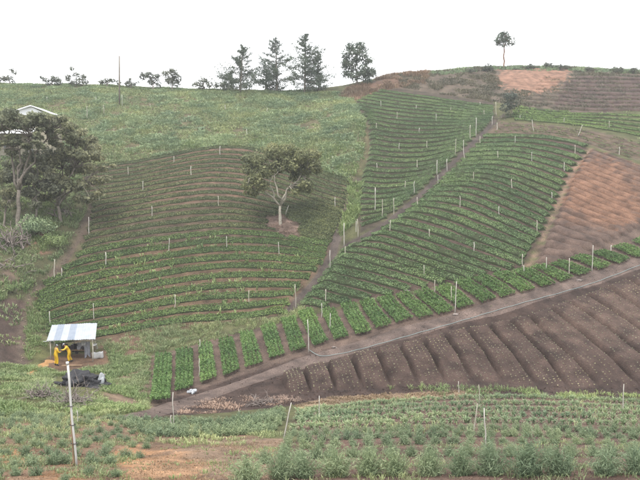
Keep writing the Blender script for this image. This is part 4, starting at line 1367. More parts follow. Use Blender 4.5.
# the big trees at the left edge
leafy_tree('shade_tree', (18, 232), None,
           [(4, 124, 10), (16, 118, 9), (30, 116, 10), (44, 119, 9), (56, 124, 9), (66, 131, 7), (10, 136, 6), (24, 128, 6), (2, 145, 6), (20, 143, 5), (52, 134, 5), (36, 124, 7), (-8, 135, 9), (-14, 122, 9), (62, 118, 6), (72, 126, 6), (48, 128, 6), (20, 124, 6), (8, 143, 6), (26, 139, 6), (42, 138, 6), (46, 147, 6), (14, 152, 6), (32, 148, 5), (0, 114, 6), (74, 136, 6)],
           [(19, 190, 0), (17, 160, .5), (32, 138, -.5), (6, 145, .6), (46, 134, .4), (22, 150, -.6)], 0.24, 230, 0.34, ('bark', 'tree_dark'),
           'tall spreading dark tree at the left edge in front of the white roofs', seed=5, deep=0.7, flat=0.5)
leafy_tree('shade_tree', (62, 222), None,
           [(76, 141, 9), (88, 148, 9), (96, 157, 7), (82, 156, 9), (68, 152, 9), (58, 162, 9), (72, 168, 9), (88, 170, 8), (98, 180, 6), (84, 184, 8), (68, 184, 9), (52, 178, 9),
            (40, 184, 8), (46, 168, 7), (58, 196, 8), (78, 198, 7), (101, 193, 5), (34, 172, 7), (70, 135, 6), (103, 168, 5), (94, 140, 6), (84, 133, 6), (102, 182, 5), (40, 198, 7), (92, 198, 5), (60, 145, 6), (30, 160, 6), (24, 182, 7)],
           [(58, 206, 0), (66, 185, .5), (52, 186, -.6), (76, 168, -.4), (60, 168, .8), (86, 180, -.5)], 0.20, 165, 0.36, ('bark', 'tree_dark'),
           'broad olive tree leaning over the track, right of the tall left tree', seed=6, deep=0.6, flat=0.6)
leafy_tree('shade_tree', (36, 226), None,
           [(20, 163, 8), (33, 156, 8), (46, 152, 7), (44, 166, 8), (28, 174, 9), (14, 178, 8), (42, 186, 8), (28, 192, 8), (14, 196, 7), (54, 188, 7), (8, 164, 6), (52, 176, 7), (36, 204, 6)],
           [(36, 208, 0), (30, 188, .4), (42, 182, -.4), (22, 178, .5), (38, 166, -.3)], 0.14, 150, 0.36, ('bark', 'tree_grey'),
           'grey green bushy tree between the tall left tree and the broad olive tree', seed=9, deep=0.6, flat=0.7)
leafy_tree('shade_tree', (4, 228), None, [(2, 176, 8), (-8, 185, 9), (10, 190, 7), (6, 203, 7), (-6, 205, 8), (16, 205, 5)], [(5, 212, 0), (2, 195, .2), (10, 200, -.3)], 0.13, 300, 0.22, ('bark', 'tree_dark'),
           'low leafy tree below the tall tree at the left edge', seed=7)


def shrub(u, v, wpx, hpx, mat, label, name='shrub', group=None, seed=0, size=0.2, per=300):
    rng = np.random.default_rng(900 + seed)
    base = np.array(G1(u, v)); pm = base[1] / FPX
    root = empty(name, Vector(base), 0, label, 'shrub', group)
    cl = []
    n = max(4, int(wpx / 4))
    for k in range(n):
        c = np.array([rng.uniform(-.5, .5) * wpx * pm * .75, rng.uniform(-.35, .35) * wpx * pm, rng.uniform(0.3, 0.8) * hpx * pm])
        cl.append((c, rng.uniform(.22, .36) * min(wpx, hpx * 1.6) * pm))
    parts = []
    for c, r in cl:
        parts.append(branch((0, 0, -.1), c, .035, .012, rng, 5, .1)[0])
    V, F = merge(parts); mk('stem', V, F, 'bark', root, smooth=True)
    V, F = crown(cl, per, size, rng, 0.8); mk('crown', V, F, mat, root)
    return root


shrub(511, 118, 19, 30, 'tree_sky', 'dark leafy bush at the top end of the diagonal footpath', seed=1, size=0.3, per=160)
shrub(33, 236, 30, 22, 'weed_blue', 'dark green bush below the broad olive tree', seed=2)
shrub(52, 246, 22, 12, 'weed_bright', 'bright low bush beside the left track', seed=3, size=.16)
shrub(14, 292, 18, 9, 'weed_bright', 'low light green bush under the dead branches', seed=4, size=.16)
for j, (u, v, w_, h_) in enumerate([(487, 69, 14, 5), (531, 67, 16, 4), (560, 67, 12, 4), (590, 69, 12, 3.5), (618, 70, 10, 5), (548, 66, 9, 4), (470, 71, 10, 3.5), (634, 71, 9, 4)]):
    P = at(u, v + 0.6, 143.5)
    shrub(u, v + 2.5, w_, h_ + 2, 'tree_sky', '%s low shrub from the left along the right skyline' % ORD[sorted([487, 531, 560, 590, 618, 548, 470, 634]).index(u)], group='shrubs on the right skyline', seed=10 + j, size=.3, per=120)


def conifer(u, vb, vt, wpx, D, label, seed, lean=0.0, bare=0.06, thin=0.0, group=None, name='pine_tree'):
    rng = np.random.default_rng(seed)
    base = at(u, vb, D); base[2] = H(base[0], base[1])
    pm = D / FPX
    top = at(u, vt, D)[2] - base[2]
    R_ = wpx * pm / 2 * 1.25
    root = empty(name, Vector(base), 0, label, 'tree', group)
    t = np.linspace(0, 1, 10)
    wob = np.cumsum(rng.normal(0, .04, (10, 2)), 0)
    tr = np.stack([wob[:, 0] + lean * t * pm, wob[:, 1], -0.4 + (top + .4) * t], -1)
    parts = [tube(tr, 0.20 * (1 - t) ** 0.8 + 0.02, 8)]
    need = []
    nb = int(top / 0.15)
    for k in range(nb):
        f = bare + (0.97 - bare) * (k / nb) ** 0.95
        z = top * f
        if rng.random() < thin:
            continue
        th = rng.uniform(0, 6.283)
        prof = (1 - f) ** 0.75 * (0.55 + 0.9 * rng.random())
        L = max(0.25, R_ * prof * 1.25)
        x0 = np.interp(f, t, tr[:, 0]); y0 = np.interp(f, t, tr[:, 1])
        s = np.linspace(0, 1, 6)
        rise = rng.uniform(0.25, 0.75)
        bp = np.stack([x0 + np.cos(th) * L * s, y0 + np.sin(th) * L * s, z + L * (-0.18 * s + rise * s ** 2)], -1)
        parts.append(tube(bp, 0.035 * (1 - s) + 0.008, 4, False))
        m = int(24 + L * 44)
        q = rng.random(m) ** 0.7
        c = np.stack([np.interp(q, s, bp[:, i]) for i in range(3)], -1)
        c += rng.normal(0, 0.11 + 0.05 * L, c.shape) * np.array([1, 1, .6])
        need.append(c)
    V, F = merge(parts); mk('trunk', V, F, 'bark', root, smooth=True)
    C = np.vstack(need)
    N = rng.normal(size=C.shape) * .6 + np.array([0, 0, .5])
    sz = 0.34 * rng.uniform(.6, 1.3, len(C))
    V, F = leaves(C, N, sz, sz * .32, rng, .8)
    mk('crown', V, F, 'pine', root)
    return root


conifer(240, 95, 44, 34, 131, 'leftmost pine on the skyline, open with upswept branches', 31, 2, group='pines on the skyline')
conifer(277, 95, 37, 31, 132, 'tall narrow pine on the skyline, second from the left', 32, -1, thin=.1, group='pines on the skyline')
conifer(266, 95, 68, 20, 134, 'short bushy pine crowding the second skyline pine', 33, group='pines on the skyline')
conifer(304, 95, 32, 34, 131, 'tallest pine on the skyline with a thin spire', 34, 1, group='pines on the skyline')
conifer(319, 95, 50, 20, 133, 'slim pine leaning against the tallest skyline pine', 35, -2, thin=.2, group='pines on the skyline')
conifer(232, 95, 70, 18, 134, 'small pine at the foot of the leftmost skyline pine', 37, group='pines on the skyline')
leafy_tree('pine_tree', (357, 90), 133, [(352, 47, 6), (360, 46, 6), (347, 55, 6), (358, 56, 7), (366, 60, 6), (350, 65, 7), (362, 68, 7), (370, 72, 6), (347, 73, 6), (356, 77, 7), (367, 78, 6), (344, 66, 4)],
           [(357, 78, 0), (356, 66, .2), (356, 55, -.2), (364, 70, .3)], 0.20, 95, 0.36, ('bark', 'pine'), 'broad blunt topped pine on the skyline where the right hill begins', seed=36, group='pines on the skyline', deep=0.8)
leafy_tree('pine_tree', (504, 69), 145, [(504, 36, 6), (499, 40, 5), (509, 40, 5.5), (504, 44, 5), (511, 43.5, 3.5), (498, 44, 3), (505, 33, 3)], [(504, 47, 0), (503, 42, .2), (506, 41, -.2)], 0.17, 70, 0.34, ('bark_red', 'pine'),
           'solitary round crowned pine with bare trunk on the right hilltop', seed=38, deep=0.9)
SKY_T = [((52, 88), [(46, 80, 4), (53, 79, 4.5), (58, 82, 4), (49, 84, 3.5)], 'low rounded grey tree on the left skyline, nearest the left edge'),
         ((76, 87), [(68, 77, 3.5), (75, 74, 3.5), (82, 78, 4), (78, 82, 4), (72, 83, 3), (86, 82, 3)], 'open crowned tree on the skyline between two low rounded trees'),
         ((107, 88), [(101, 82, 3), (107, 80.5, 3.5), (113, 81, 3), (118, 82, 2.5)], 'flat topped low tree just left of the utility pole'),
         ((131, 89), [(128, 84, 3.5), (134, 84, 3), (131, 80, 2)], 'very small bush-like tree just right of the utility pole'),
         ((153, 91), [(142, 77, 4), (148, 74, 4.5), (155, 77, 5), (151, 82, 4), (158, 84, 3.5)], 'leaning open tree on the skyline, left of a twin with a fuller crown'),
         ((172, 92), [(166, 74, 5), (173, 72, 5), (178, 78, 4.5), (170, 81, 5), (176, 84, 4)], 'full round crowned tree on the skyline right of the leaning open tree'),
         ((203, 93), [(198, 83, 4), (204, 80, 4), (209, 84, 4), (202, 87, 4)], 'small round tree on the skyline left of the pines'),
         ((220, 94), [(216, 86, 3), (222, 85, 3.5), (225, 89, 3)], 'little tree between the small round tree and the pines'),
         ((10, 86), [(4, 79, 4), (11, 78, 3.5), (13, 72, 3), (-4, 81, 4)], 'thin tree at the far left end of the skyline')]
for j, (b, cl, lab) in enumerate(SKY_T):
    cu = np.mean([c[0] for c in cl]); cv = max(c[1] for c in cl)
    leafy_tree('skyline_tree', b, 131.5, cl, [(b[0], (b[1] + cv) / 2 - 1, 0), (cu, np.mean([c[1] for c in cl]), .2)], 0.17, 130, 0.32, ('bark', 'tree_sky'), lab, group='broadleaf trees on the left skyline', seed=60 + j, deep=.7, sub=2)

# ------------------------------------------------------------------ dead wood and heaps


def brush(name, u, v, wpx, n, Lm, mat, label, cat, seed, up=0.6, r=0.03, parent=None):
    rng = np.random.default_rng(seed)
    base = np.array(G1(u, v)); pm = base[1] / FPX
    parts = []
    for k in range(n):
        p = np.array([rng.normal(0, .28) * wpx * pm, rng.normal(0, .5), 0]); p[2] = H(base[0] + p[0], base[1] + p[1]) - base[2] + rng.uniform(-.05, .35) * up
        d = rng.normal(size=3); d[2] = abs(d[2]) * up; d /= np.linalg.norm(d)
        L = Lm * rng.uniform(.5, 1.3)
        (g, P) = branch(p, p + d * L, r * rng.uniform(.6, 1.5), r * .25, rng, 6, .15)
        parts.append(g)
        for _ in range(2):
            q = P[rng.integers(2, 5)]
            parts.append(branch(q, q + (d + rng.normal(0, .6, 3)) * L * .35, r * .5, r * .15, rng, 4, .1)[0])
    V, F = merge(parts)
    o = mk(name, V, F, mat, smooth=True); o.location = base
    return tag(o, label, cat)


brush('dead_branches', 10, 246, 26, 34, 2.2, 'dead_wood', 'tangle of grey dead branches and stumps at the left edge', 'branches', 201, 1.2, 0.09)
brush('dead_branches', 12, 268, 20, 16, 1.6, 'dead_wood', 'loose grey sticks below the dead tangle at the left edge', 'branches', 206, 0.4, 0.05)
brush('dead_branches', 66, 216, 14, 12, 1.7, 'dead_wood', 'fallen bare branches beside the upper end of the left track', 'branches', 202, 0.9, 0.06)
brush('brush_pile', 44, 398, 14, 46, 0.9, 'dead_wood', 'small pile of brown twigs left of the white pipe', 'brush pile', 203, 0.7, 0.025)
brush('brush_pile', 72, 404, 26, 70, 1.1, 'dead_wood', 'wide heap of grey brown twigs in front of the black plastic', 'brush pile', 204, 0.6, 0.025)
brush('brush_pile', 262, 404, 26, 40, 0.8, 'dead_wood', 'dry brush on the bank at the foot of the dirt track', 'brush pile', 205, 0.4, 0.02)
brush('brush_pile', 500, 118, 12, 20, 1.0, 'dead_wood', 'dark brush at the top of the diagonal footpath', 'brush pile', 207, 0.5, 0.04)


def lump(name, c, sx, sy, sz, mat, seed, parent=None, rough=0.35, n=18):
    bm = bmesh.new()
    bmesh.ops.create_icosphere(bm, subdivisions=4, radius=1)
    rng = np.random.default_rng(seed)
    V = np.array([v.co[:] for v in bm.verts])
    a = rng.normal(size=(n, 3)) * (2.4 if n < 30 else 4.5); ph = rng.random(n) * 6
    d = sum(np.sin(V @ a[i] + ph[i]) for i in range(n)) / math.sqrt(n)
    V = V * (1 + rough * 0.5 * d)[:, None] * np.array([sx, sy, sz])
    F = np.array([[v.index for v in f.verts] for f in bm.faces])
    bm.free()
    return V + np.asarray(c), F


P = G1(82, 386)
root = empty('plastic_heap', P, 0, 'heap of crumpled black plastic sheeting with silver scraps below the shed', 'rubbish heap')
V, F = lump('x', (-.1, .2, .25), 1.1, .8, .5, '', 1, rough=1.0, n=40); mk('black_sheet', V, F, 'black_plastic', root, smooth=False)
V, F = lump('x', (.75, 0, .1), .7, .5, .35, '', 2, rough=1.0, n=40); mk('black_sheet', V, F, 'black_plastic', root, smooth=False)
V, F = lump('x', (-.9, -.2, .1), .5, .5, .3, '', 3, rough=1.0, n=40); mk('black_sheet', V, F, 'black_plastic', root, smooth=False)
V, F = lump('x', (1.35, -.1, .42), .22, .12, .42, '', 4, rough=.5); mk('silver_scrap', V, F, 'scrap_grey', root)
V, F = lump('x', (1.05, -.2, .25), .35, .12, .12, '', 5, rough=.5); mk('silver_scrap', V, F, 'scrap_grey', root)
P = G1(192, 393)
V, F = lump('x', (0, 0, .12), .24, .18, .12, '', 6, rough=.9, n=40)
o = mk('crumpled_bag', V, F, 'scrap_grey'); o.location = P
tag(o, 'small crumpled whitish bag at the foot of the second green bed', 'bag')
P = G1(205, 356)
V, F = lump('x', (0, 0, .06), .16, .12, .12, '', 8, rough=.5)
# bleached stones at the track edge
for j, (u, v) in enumerate([(334, 348), (455, 315), (579, 281), (104, 376), (372, 300), (407, 291)]):
    P = G1(u, v)
    V, F = lump('x', (0, 0, .05), .2 + .05 * (j % 3), .14, .10, '', 20 + j, rough=.5)
    o = mk('stone', V, F, 'dead_wood'); o.location = P
    tag(o, ['pale stone at the lower edge of the ninth green bed', 'pale stone at the foot of the tall stake by the track', 'pale stone near the track below the far green beds', 'pale stone on the weedy ground right of the rubbish heap',
            'pale stone at the top end of the eleventh green bed', 'pale stone at the top end of the thirteenth green bed'][j], 'stone')

# ------------------------------------------------------------------ shed
FL, FR, BL, BR = (at(46.5, 341, 55.2), at(94.8, 339, 55.2), at(52, 325, 58.0), at(96.6, 323, 58.0))
gl, gr = G1(51, 360), G1(92, 360)
sb = np.array([(FL[0] + FR[0]) / 2, 56.4, float(H((FL[0] + FR[0]) / 2, 56.4))])
root = empty('tin_shed', Vector(sb), 0, 'open sided work shed with a pale corrugated roof and thin wooden posts', 'shed')


def loc(p):
    return np.asarray(p) - sb


roof_part = None
npan = 7
for k in range(npan):
    t0, t1 = k / npan, (k + 1) / npan
    nxx = 13
    tt = np.linspace(t0, t1 + 0.012, nxx); ss = np.linspace(-0.01 + 0.008 * (k % 2), 1.0 + .006 * (k % 3), 5)
    P = (FL * (1 - tt)[:, None] + FR * tt[:, None])[:, None] * (1 - ss)[None, :, None] + (BL * (1 - tt)[:, None] + BR * tt[:, None])[:, None] * ss[None, :, None]
    P[..., 2] += 0.018 * np.sin(np.linspace(0, 6, nxx) * np.pi * 2 / 2)[:, None] + 0.012 * (k % 2)
    V = P.reshape(-1, 3) - sb
    V2 = V.copy(); V2[:, 2] -= 0.006
    ids = np.arange(nxx * 5).reshape(nxx, 5)
    F = np.stack([ids[:-1, :-1], ids[1:, :-1], ids[1:, 1:], ids[:-1, 1:]], -1).reshape(-1, 4)
    if roof_part is None:
        Vb, Fb = tube([loc((FL * .5 + FR * .5) * .98 + (BL * .5 + BR * .5) * .02) - np.array([2.0, 0, .05]), loc((FL * .5 + FR * .5) * .98 + (BL * .5 + BR * .5) * .02) + np.array([1.9, 0, -.05])], .02, 6)
        roof_part = mk('roof', Vb, Fb, 'post_wood', root, smooth=True)
    o = mk('roof_panel', np.vstack([V, V2]), np.vstack([F, F[:, ::-1] + len(V)]), 'sheet_grey' if k in (1, 3) else 'sheet_white', roof_part, smooth=True)
    if k in (1, 3):
        o['label'] = 'greyer corrugated roof sheet'


def post(p_top, name='post', r=0.045, m='post_wood'):
    q = np.array(p_top, float)
    g = np.array([q[0], q[1], float(H(q[0], q[1])) - .3])
    tp = q + np.array([0, 0, -.03])
    V, F = tube([loc(g), loc((g + tp) / 2) + np.array([.02, 0, 0]), loc(tp)], r, 8)
    return mk(name, V, F, m, root, smooth=True)


lerp2 = lambda t, s: (FL * (1 - t) + FR * t) * (1 - s) + (BL * (1 - t) + BR * t) * s
for t, s in ((.07, .06), (.95, .06), (.05, .93), (.95, .93), (.5, .93)):
    post(lerp2(t, s))
for s in (.06, .5, .93):
    V, F = tube([loc(lerp2(-.01, s)) + np.array([0, 0, -.07]), loc(lerp2(1.01, s)) + np.array([0, 0, -.07])], .035, 7)
    mk('beam', V, F, 'post_wood', root, smooth=True)
for t in (.07, .95):
    V, F = tube([loc(lerp2(t, -.02)) + np.array([0, 0, -.14]), loc(lerp2(t, 1.0)) + np.array([0, 0, -.14])], .03, 7)
    mk('rafter', V, F, 'post_wood', root, smooth=True)
V, F = box(loc(lerp2(.0, .02)) + np.array([-.12, 0, -.06]), (.3, .06, .03)); mk('gutter_stub', V, F, 'post_white', root)


def floor_at(x, y):
    return float(H(x, y))


def cloth(name, u, v0, v1, wpx, D, mat, label, seed, cat='cloth'):
    """hanging cloth with folds and thickness"""
    rng = np.random.default_rng(seed)
    a = at(u, v0, D); pm = D / FPX
    wd, hg = wpx * pm, (v1 - v0) * pm
    s = np.linspace(-.5, .5, 22); t = np.linspace(0, 1, 10)
    S, T = np.meshgrid(s, t)
    x = S * wd * (1 + .25 * T * np.sin(S * 9 + seed)); y = .05 * np.sin(S * 26 + seed) * (0.4 + T) + .03 * np.sin(T * 5 + S * 4)
    z = -T * hg * (1 + .12 * np.sin(S * 7 + seed))
    V = np.stack([x, y, z], -1).reshape(-1, 3)
    ids = np.arange(220).reshape(10, 22)
    F = np.stack([ids[:-1, :-1], ids[1:, :-1], ids[1:, 1:], ids[:-1, 1:]], -1).reshape(-1, 4)
    Vb = V + np.array([0, .02, 0])
    o = mk(name, np.vstack([V, Vb]), np.vstack([F, F[:, ::-1] + 220]), mat, smooth=True)
    o.location = a
    return tag(o, label, cat)


cloth('hanging_coat', 76, 343.5, 353, 8, 57.0, 'cloth_dark', 'dark coat hanging at the back of the shed behind the workers', 1, 'coat')
cloth('hanging_coat', 64, 344, 356, 7, 57.4, 'cloth_dark', 'long dark cloth hanging between the two yellow workers', 2, 'cloth')
cloth('hanging_cloth', 81, 342.5, 347, 9, 56.6, 'cloth_grey', 'grey cloth hung under the middle of the shed roof', 3)
cloth('hanging_cloth', 87, 341.5, 357, 6, 56.2, 'cloth_grey', 'long pale grey cloth hanging near the right post of the shed', 4)
cloth('hanging_cloth', 83.5, 340.8, 345.5, 4.5, 55.9, 'cloth_white', 'small white cloth hung beside the long grey one', 5)
cloth('hanging_tarp', 79, 346, 361, 22, 57.9, 'cloth_dark', 'dark tarpaulin closing the back of the shed', 6, 'tarp')

# tool bench with sprayers
bx, by = at(78, 356, 56.8)[:2]
bz = floor_at(bx, by)
root2 = empty('work_bench', (bx, by, bz), 0, 'low plank bench loaded with dark gear under the shed roof', 'bench')
for k in range(3):
    V, F = box((0, -.2 + .2 * k, .5 + .004 * k), (1.5, .19, .04)); mk('plank', V, F, 'plank', root2)
for sx in (-.65, .65):
    for sy in (-.2, .2):
        V, F = box((sx, sy, .23), (.07, .07, .5)); mk('leg', V, F, 'plank', root2)


def lathe(prof, n=16):
    th = np.linspace(0, 6.2832, n, endpoint=False)
    V = np.array([[r * math.cos(a), r * math.sin(a), z] for r, z in prof for a in th])
    i = np.arange(len(prof) - 1)[:, None] * n; j = np.arange(n)[None]
    F = np.stack([i + j, i + (j + 1) % n, i + n + (j + 1) % n, i + n + j], -1).reshape(-1, 4)
    return V, F


for j, (dx, m_, lab) in enumerate([(-.45, 'cloth_dark', 'dark backpack sprayer tank at the left end of the bench'), (.1, 'cloth_grey', 'grey backpack sprayer tank in the middle of the bench'), (.5, 'cloth_dark', 'dark squat sprayer tank at the right end of the bench')]):
    rt = empty('sprayer', (bx + dx, by, bz + .53), 0.3 * j, lab, 'sprayer')
    V, F = lathe([(0.001, 0), (.15, 0), (.17, .04), (.17, .3 - .06 * j), (.12, .38 - .06 * j), (.06, .40 - .06 * j)]); mk('tank', V, F, m_, rt, smooth=True)
    V, F = lathe([(.07, .39 - .06 * j), (.07, .44 - .06 * j), (.001, .45 - .06 * j)]); mk('lid', V, F, 'cloth_white', rt, smooth=True)
    V, F = tube([(.15, 0, .1), (.3, -.05, .15), (.32, -.1, .4), (.2, -.12, .55)], .014, 6); mk('lance', V, F, 'rubber', rt, smooth=True)

# bucket and sack on the right
p = at(96.6, 349, 55.6)
rt = empty('bucket', Vector((p[0], p[1], p[2])), 0.2, 'white bucket hung on the right corner post of the shed', 'bucket')
V, F = lathe([(.001, 0), (.14, 0), (.19, .4), (.205, .4), (.205, .43), (.18, .43), (.13, .03), (.001, .03)]); o = mk('pail', V, F, 'post_white', rt, smooth=True)
o.rotation_euler = (0.2, -.35, 0)
th = np.linspace(0, np.pi, 9)
V, F = tube(np.stack([.19 * np.cos(th) + .12, 0 * th - .05, .42 + .2 * np.sin(th)], -1), .008, 5); mk('handle', V, F, 'rubber', rt, smooth=True)
V, F = tube([(.12, -.05, .61), (-.1, 0, .75), (-.38, .05, .62)], .01, 5); mk('hook', V, F, 'rubber', rt, smooth=True)
P = G1(98, 358)
V, F = box((0, 0, 0), (.86, .34, .46))
bm = bmesh.new()
vs = [bm.verts.new(tuple(q)) for q in V]
for f in F: bm.faces.new([vs[i] for i in f])
bmesh.ops.subdivide_edges(bm, edges=bm.edges[:], cuts=5, use_grid_fill=True)
for v_ in bm.verts:
    d = v_.co.copy()
    e = 1 + .16 * (1 - (abs(d.x) / .43) ** 2) * (1 - (abs(d.z) / .23) ** 2) * 2
    v_.co.y *= e * 1.1
    v_.co.z += .03 * math.sin(d.x * 14) + .05 * (abs(d.x) / .43) ** 2 * (1 if d.z > 0 else -.3)
    v_.co.z += .23 * 1.0
me = bpy.data.meshes.new('sack'); bm.to_mesh(me); bm.free()
me.materials.append(M['cloth_white'])
for pl in me.polygons: pl.use_smooth = True
o = link(bpy.data.objects.new('sack', me)); o.location = P; o.rotation_euler = (0, -.08, .15)
tag(o, 'plump white sack standing on the ground at the right end of the shed', 'sack')
P = G1(72, 366)
V, F = box((0, 0, .05), (1.6, .18, .04)); o = mk('plank', V, F, 'plank'); o.location = P; o.rotation_euler = (0, 0, .05)
tag(o, 'loose wooden plank lying in front of the shed', 'plank')
# spilled orange sand left of the shed
W = ground(catmull([(27, 376), (36, 370), (45, 364), (51, 361)], 20)[:, 0], catmull([(27, 376), (36, 370), (45, 364), (51, 361)], 20)[:, 1])
c = W.mean(0)
nr = np.stack([-np.gradient(W[:, 1]), np.gradient(W[:, 0])], -1); nr /= np.linalg.norm(nr, axis=1)[:, None]
o_ = np.linspace(-1, 1, 7)
wd = 0.45 * (0.6 + .4 * np.sin(np.arange(20) * 1.1)) + .1
X = W[:, :1] + nr[:, :1] * o_ * wd[:, None]; Y = W[:, 1:2] + nr[:, 1:] * o_ * wd[:, None]
Z = H(X, Y) + 0.14 * (1 - o_[None] ** 2) - 0.03 + .04 * vnoise(X / .2, Y / .2, 81)
ids = np.arange(140).reshape(20, 7)
F = np.stack([ids[:-1, :-1], ids[1:, :-1], ids[1:, 1:], ids[:-1, 1:]], -1).reshape(-1, 4)
tag(mk('sand_heap', np.stack([X, Y, Z], -1).reshape(-1, 3), F, 'sand', smooth=True), 'streak of spilled orange sand left of the shed', 'sand heap')

# ------------------------------------------------------------------ people


def skin_mesh(name, J, E, Rr, root_v, mat, parent, sub=2):
    bm = bmesh.new()
    sl = bm.verts.layers.skin.verify()
    vs = {}
    for k, p in J.items():
        if k[0] == '_':
            continue
        v = bm.verts.new(p); r = Rr[k]
        v[sl].radius = r if isinstance(r, tuple) else (r, r)
        v[sl].use_root = (k in root_v)
        vs[k] = v
    for a, b in E:
        bm.edges.new((vs[a], vs[b]))
    me = bpy.data.meshes.new(name); bm.to_mesh(me); bm.free()
    o = link(bpy.data.objects.new(name, me))
    o.modifiers.new('skin', 'SKIN').use_smooth_shade = True
    s = o.modifiers.new('sub', 'SUBSURF'); s.levels = sub; s.render_levels = sub
    bpy.context.view_layer.update()
    dg = bpy.context.evaluated_depsgraph_get()
    m2 = bpy.data.meshes.new_from_object(o.evaluated_get(dg))
    o.modifiers.clear(); o.data = m2
    m2.materials.clear(); m2.materials.append(M[mat])
    for pl in m2.polygons: pl.use_smooth = True
    o.parent = parent
    return o


def person(P, rz, J, label, height=1.0):
    """J: joints of the pose in metres, figure facing +X"""
    root = empty('person', P, rz, label, 'person')
    root.scale = (height,) * 3
    E = [('pel', 'spi'), ('spi', 'che'), ('che', 'nek'), ('nek', 'hd0'), ('hd0', 'hd1')]
    Rr = {'pel': (.135, .115), 'spi': (.125, .105), 'che': (.145, .115), 'nek': .058, 'hd0': (.082, .078), 'hd1': (.078, .072)}
    for s in 'lr':
        E += [('pel', 'hip' + s), ('hip' + s, 'kne' + s), ('kne' + s, 'ank' + s), ('ank' + s, 'toe' + s), ('che', 'sho' + s), ('sho' + s, 'elb' + s), ('elb' + s, 'wri' + s), ('wri' + s, 'pal' + s)]
        Rr.update({'hip' + s: .092, 'kne' + s: .062, 'ank' + s: .045, 'toe' + s: .038, 'sho' + s: .062, 'elb' + s: .042, 'wri' + s: .03, 'pal' + s: (.04, .024)})
        # five fingers
        w_, p_ = np.array(J['wri' + s]), np.array(J['pal' + s])
        d = (p_ - w_) / np.linalg.norm(p_ - w_)
        side = np.cross(d, (0, 0, 1.0)); side = side / (np.linalg.norm(side) + 1e-6)
        nn = np.cross(side, d)
        for f in range(5):
            o0 = (f - 1.5) * .019
            if f == 4:
                b0 = p_ - d * .035 + side * (-.035); tip = b0 + d * .045 - side * .035; mid = (b0 + tip) / 2
            else:
                L = (.068, .08, .076, .06)[f]
                b0 = p_ + side * o0; mid = b0 + d * L * .55 - nn * .01; tip = b0 + d * L - nn * .035
            ks = ['f%d%s%d' % (f, s, q) for q in range(2)]
            J[ks[0]] = tuple(mid); J[ks[1]] = tuple(tip)
            Rr[ks[0]] = .0085; Rr[ks[1]] = .007
            E += [('pal' + s, ks[0]), (ks[0], ks[1])]
    body = skin_mesh('body', J, E, Rr, ('pel',), 'skin', root)
    # rain suit: torso, sleeves and trousers, looser than the body
    keys = ['pel', 'spi', 'che'] + [k + s for s in 'lr' for k in ('hip', 'kne', 'sho', 'elb')]
    J2 = {k: J[k] for k in keys}; R2 = {}
    for k in keys:
        r = Rr[k]
        R2[k] = tuple(x * 1.17 + .014 for x in r) if isinstance(r, tuple) else r * 1.17 + .018
    for s in 'lr':
        a, b = np.array(J['kne' + s]), np.array(J['ank' + s]); J2['cuf' + s] = tuple(a + (b - a) * .86); R2['cuf' + s] = .078
        a, b = np.array(J['elb' + s]), np.array(J['wri' + s]); J2['slv' + s] = tuple(a + (b - a) * .93); R2['slv' + s] = .05
    a, b = np.array(J['che']), np.array(J['nek']); J2['col'] = tuple(a + (b - a) * .85); R2['col'] = .088
    E2 = [('pel', 'spi'), ('spi', 'che'), ('che', 'col')]
    for s in 'lr':
        E2 += [('pel', 'hip' + s), ('hip' + s, 'kne' + s), ('kne' + s, 'cuf' + s), ('che', 'sho' + s), ('sho' + s, 'elb' + s), ('elb' + s, 'slv' + s)]
    skin_mesh('rain_suit', J2, E2, R2, ('pel',), 'rain_yellow', root)
    for s in 'lr':
        k, a, t = (np.array(J[x + s]) for x in ('kne', 'ank', 'toe'))
        skin_mesh('rubber_boot', {'a': tuple(k + (a - k) * .62), 'b': tuple(a), 'c': tuple(t)}, [('a', 'b'), ('b', 'c')], {'a': .066, 'b': .058, 'c': .046}, ('a',), 'rubber', root)
    h0, h1 = np.array(J['hd0']), np.array(J['hd1'])
    up = (h1 - h0) / np.linalg.norm(h1 - h0)
    fw = np.array(J['_face']); fw = fw / np.linalg.norm(fw)
    sd_ = np.cross(up, fw)
    hc = h0 * .45 + h1 * .55
    Mx = np.stack([fw, sd_, up], 1)
    bodyparts = []
    V, F = lump('x', (0, 0, 0), .018, .014, .026, '', 5, rough=.05); bodyparts.append((V @ Mx.T + hc + fw * .092 - up * .012, F))      # nose
    for e in (-1, 1):
        V, F = lump('x', (0, 0, 0), .016, .01, .03, '', 6, rough=.05); bodyparts.append((V @ Mx.T + hc + sd_ * e * .082, F))            # ears
    V, F = merge(bodyparts); mk('face_relief', V, F, 'skin', root, smooth=True)
    ey = []
    for e in (-1, 1):
        V, F = lump('x', (0, 0, 0), .008, .012, .007, '', 7, rough=.02); ey.append((V @ Mx.T + hc + fw * .078 + sd_ * e * .032 + up * .02, F))
    V, F = lump('x', (0, 0, 0), .006, .024, .005, '', 8, rough=.02); ey.append((V @ Mx.T + hc + fw * .08 - up * .05, F))
    V, F = merge(ey); mk('eyes_and_mouth', V, F, 'hair', root, smooth=True)
    V, F = lump('x', (0, 0, 0), .088, .086, .075, '', 9, rough=.08); mk('hair', V @ Mx.T + hc + up * .035 - fw * .02, F, 'hair', root, smooth=True)
    th = np.linspace(0, 6.2832, 20, endpoint=False)
    prof = [(.001, .075), (.05, .07), (.085, .04), (.094, 0.0), (.094, -.01)]
    V, F = lathe(prof, 20); V = V + np.array([-.005, 0, .062])
    bv = np.array([[.08 + .09 * math.cos(a), .075 * math.sin(a), .052 - .02 * math.cos(a)] for a in np.linspace(-1.5, 1.5, 9)] + [[.05, .08 * math.sin(a), .064] for a in np.linspace(-1.5, 1.5, 9)])
    bv2 = bv - np.array([0, 0, .008])
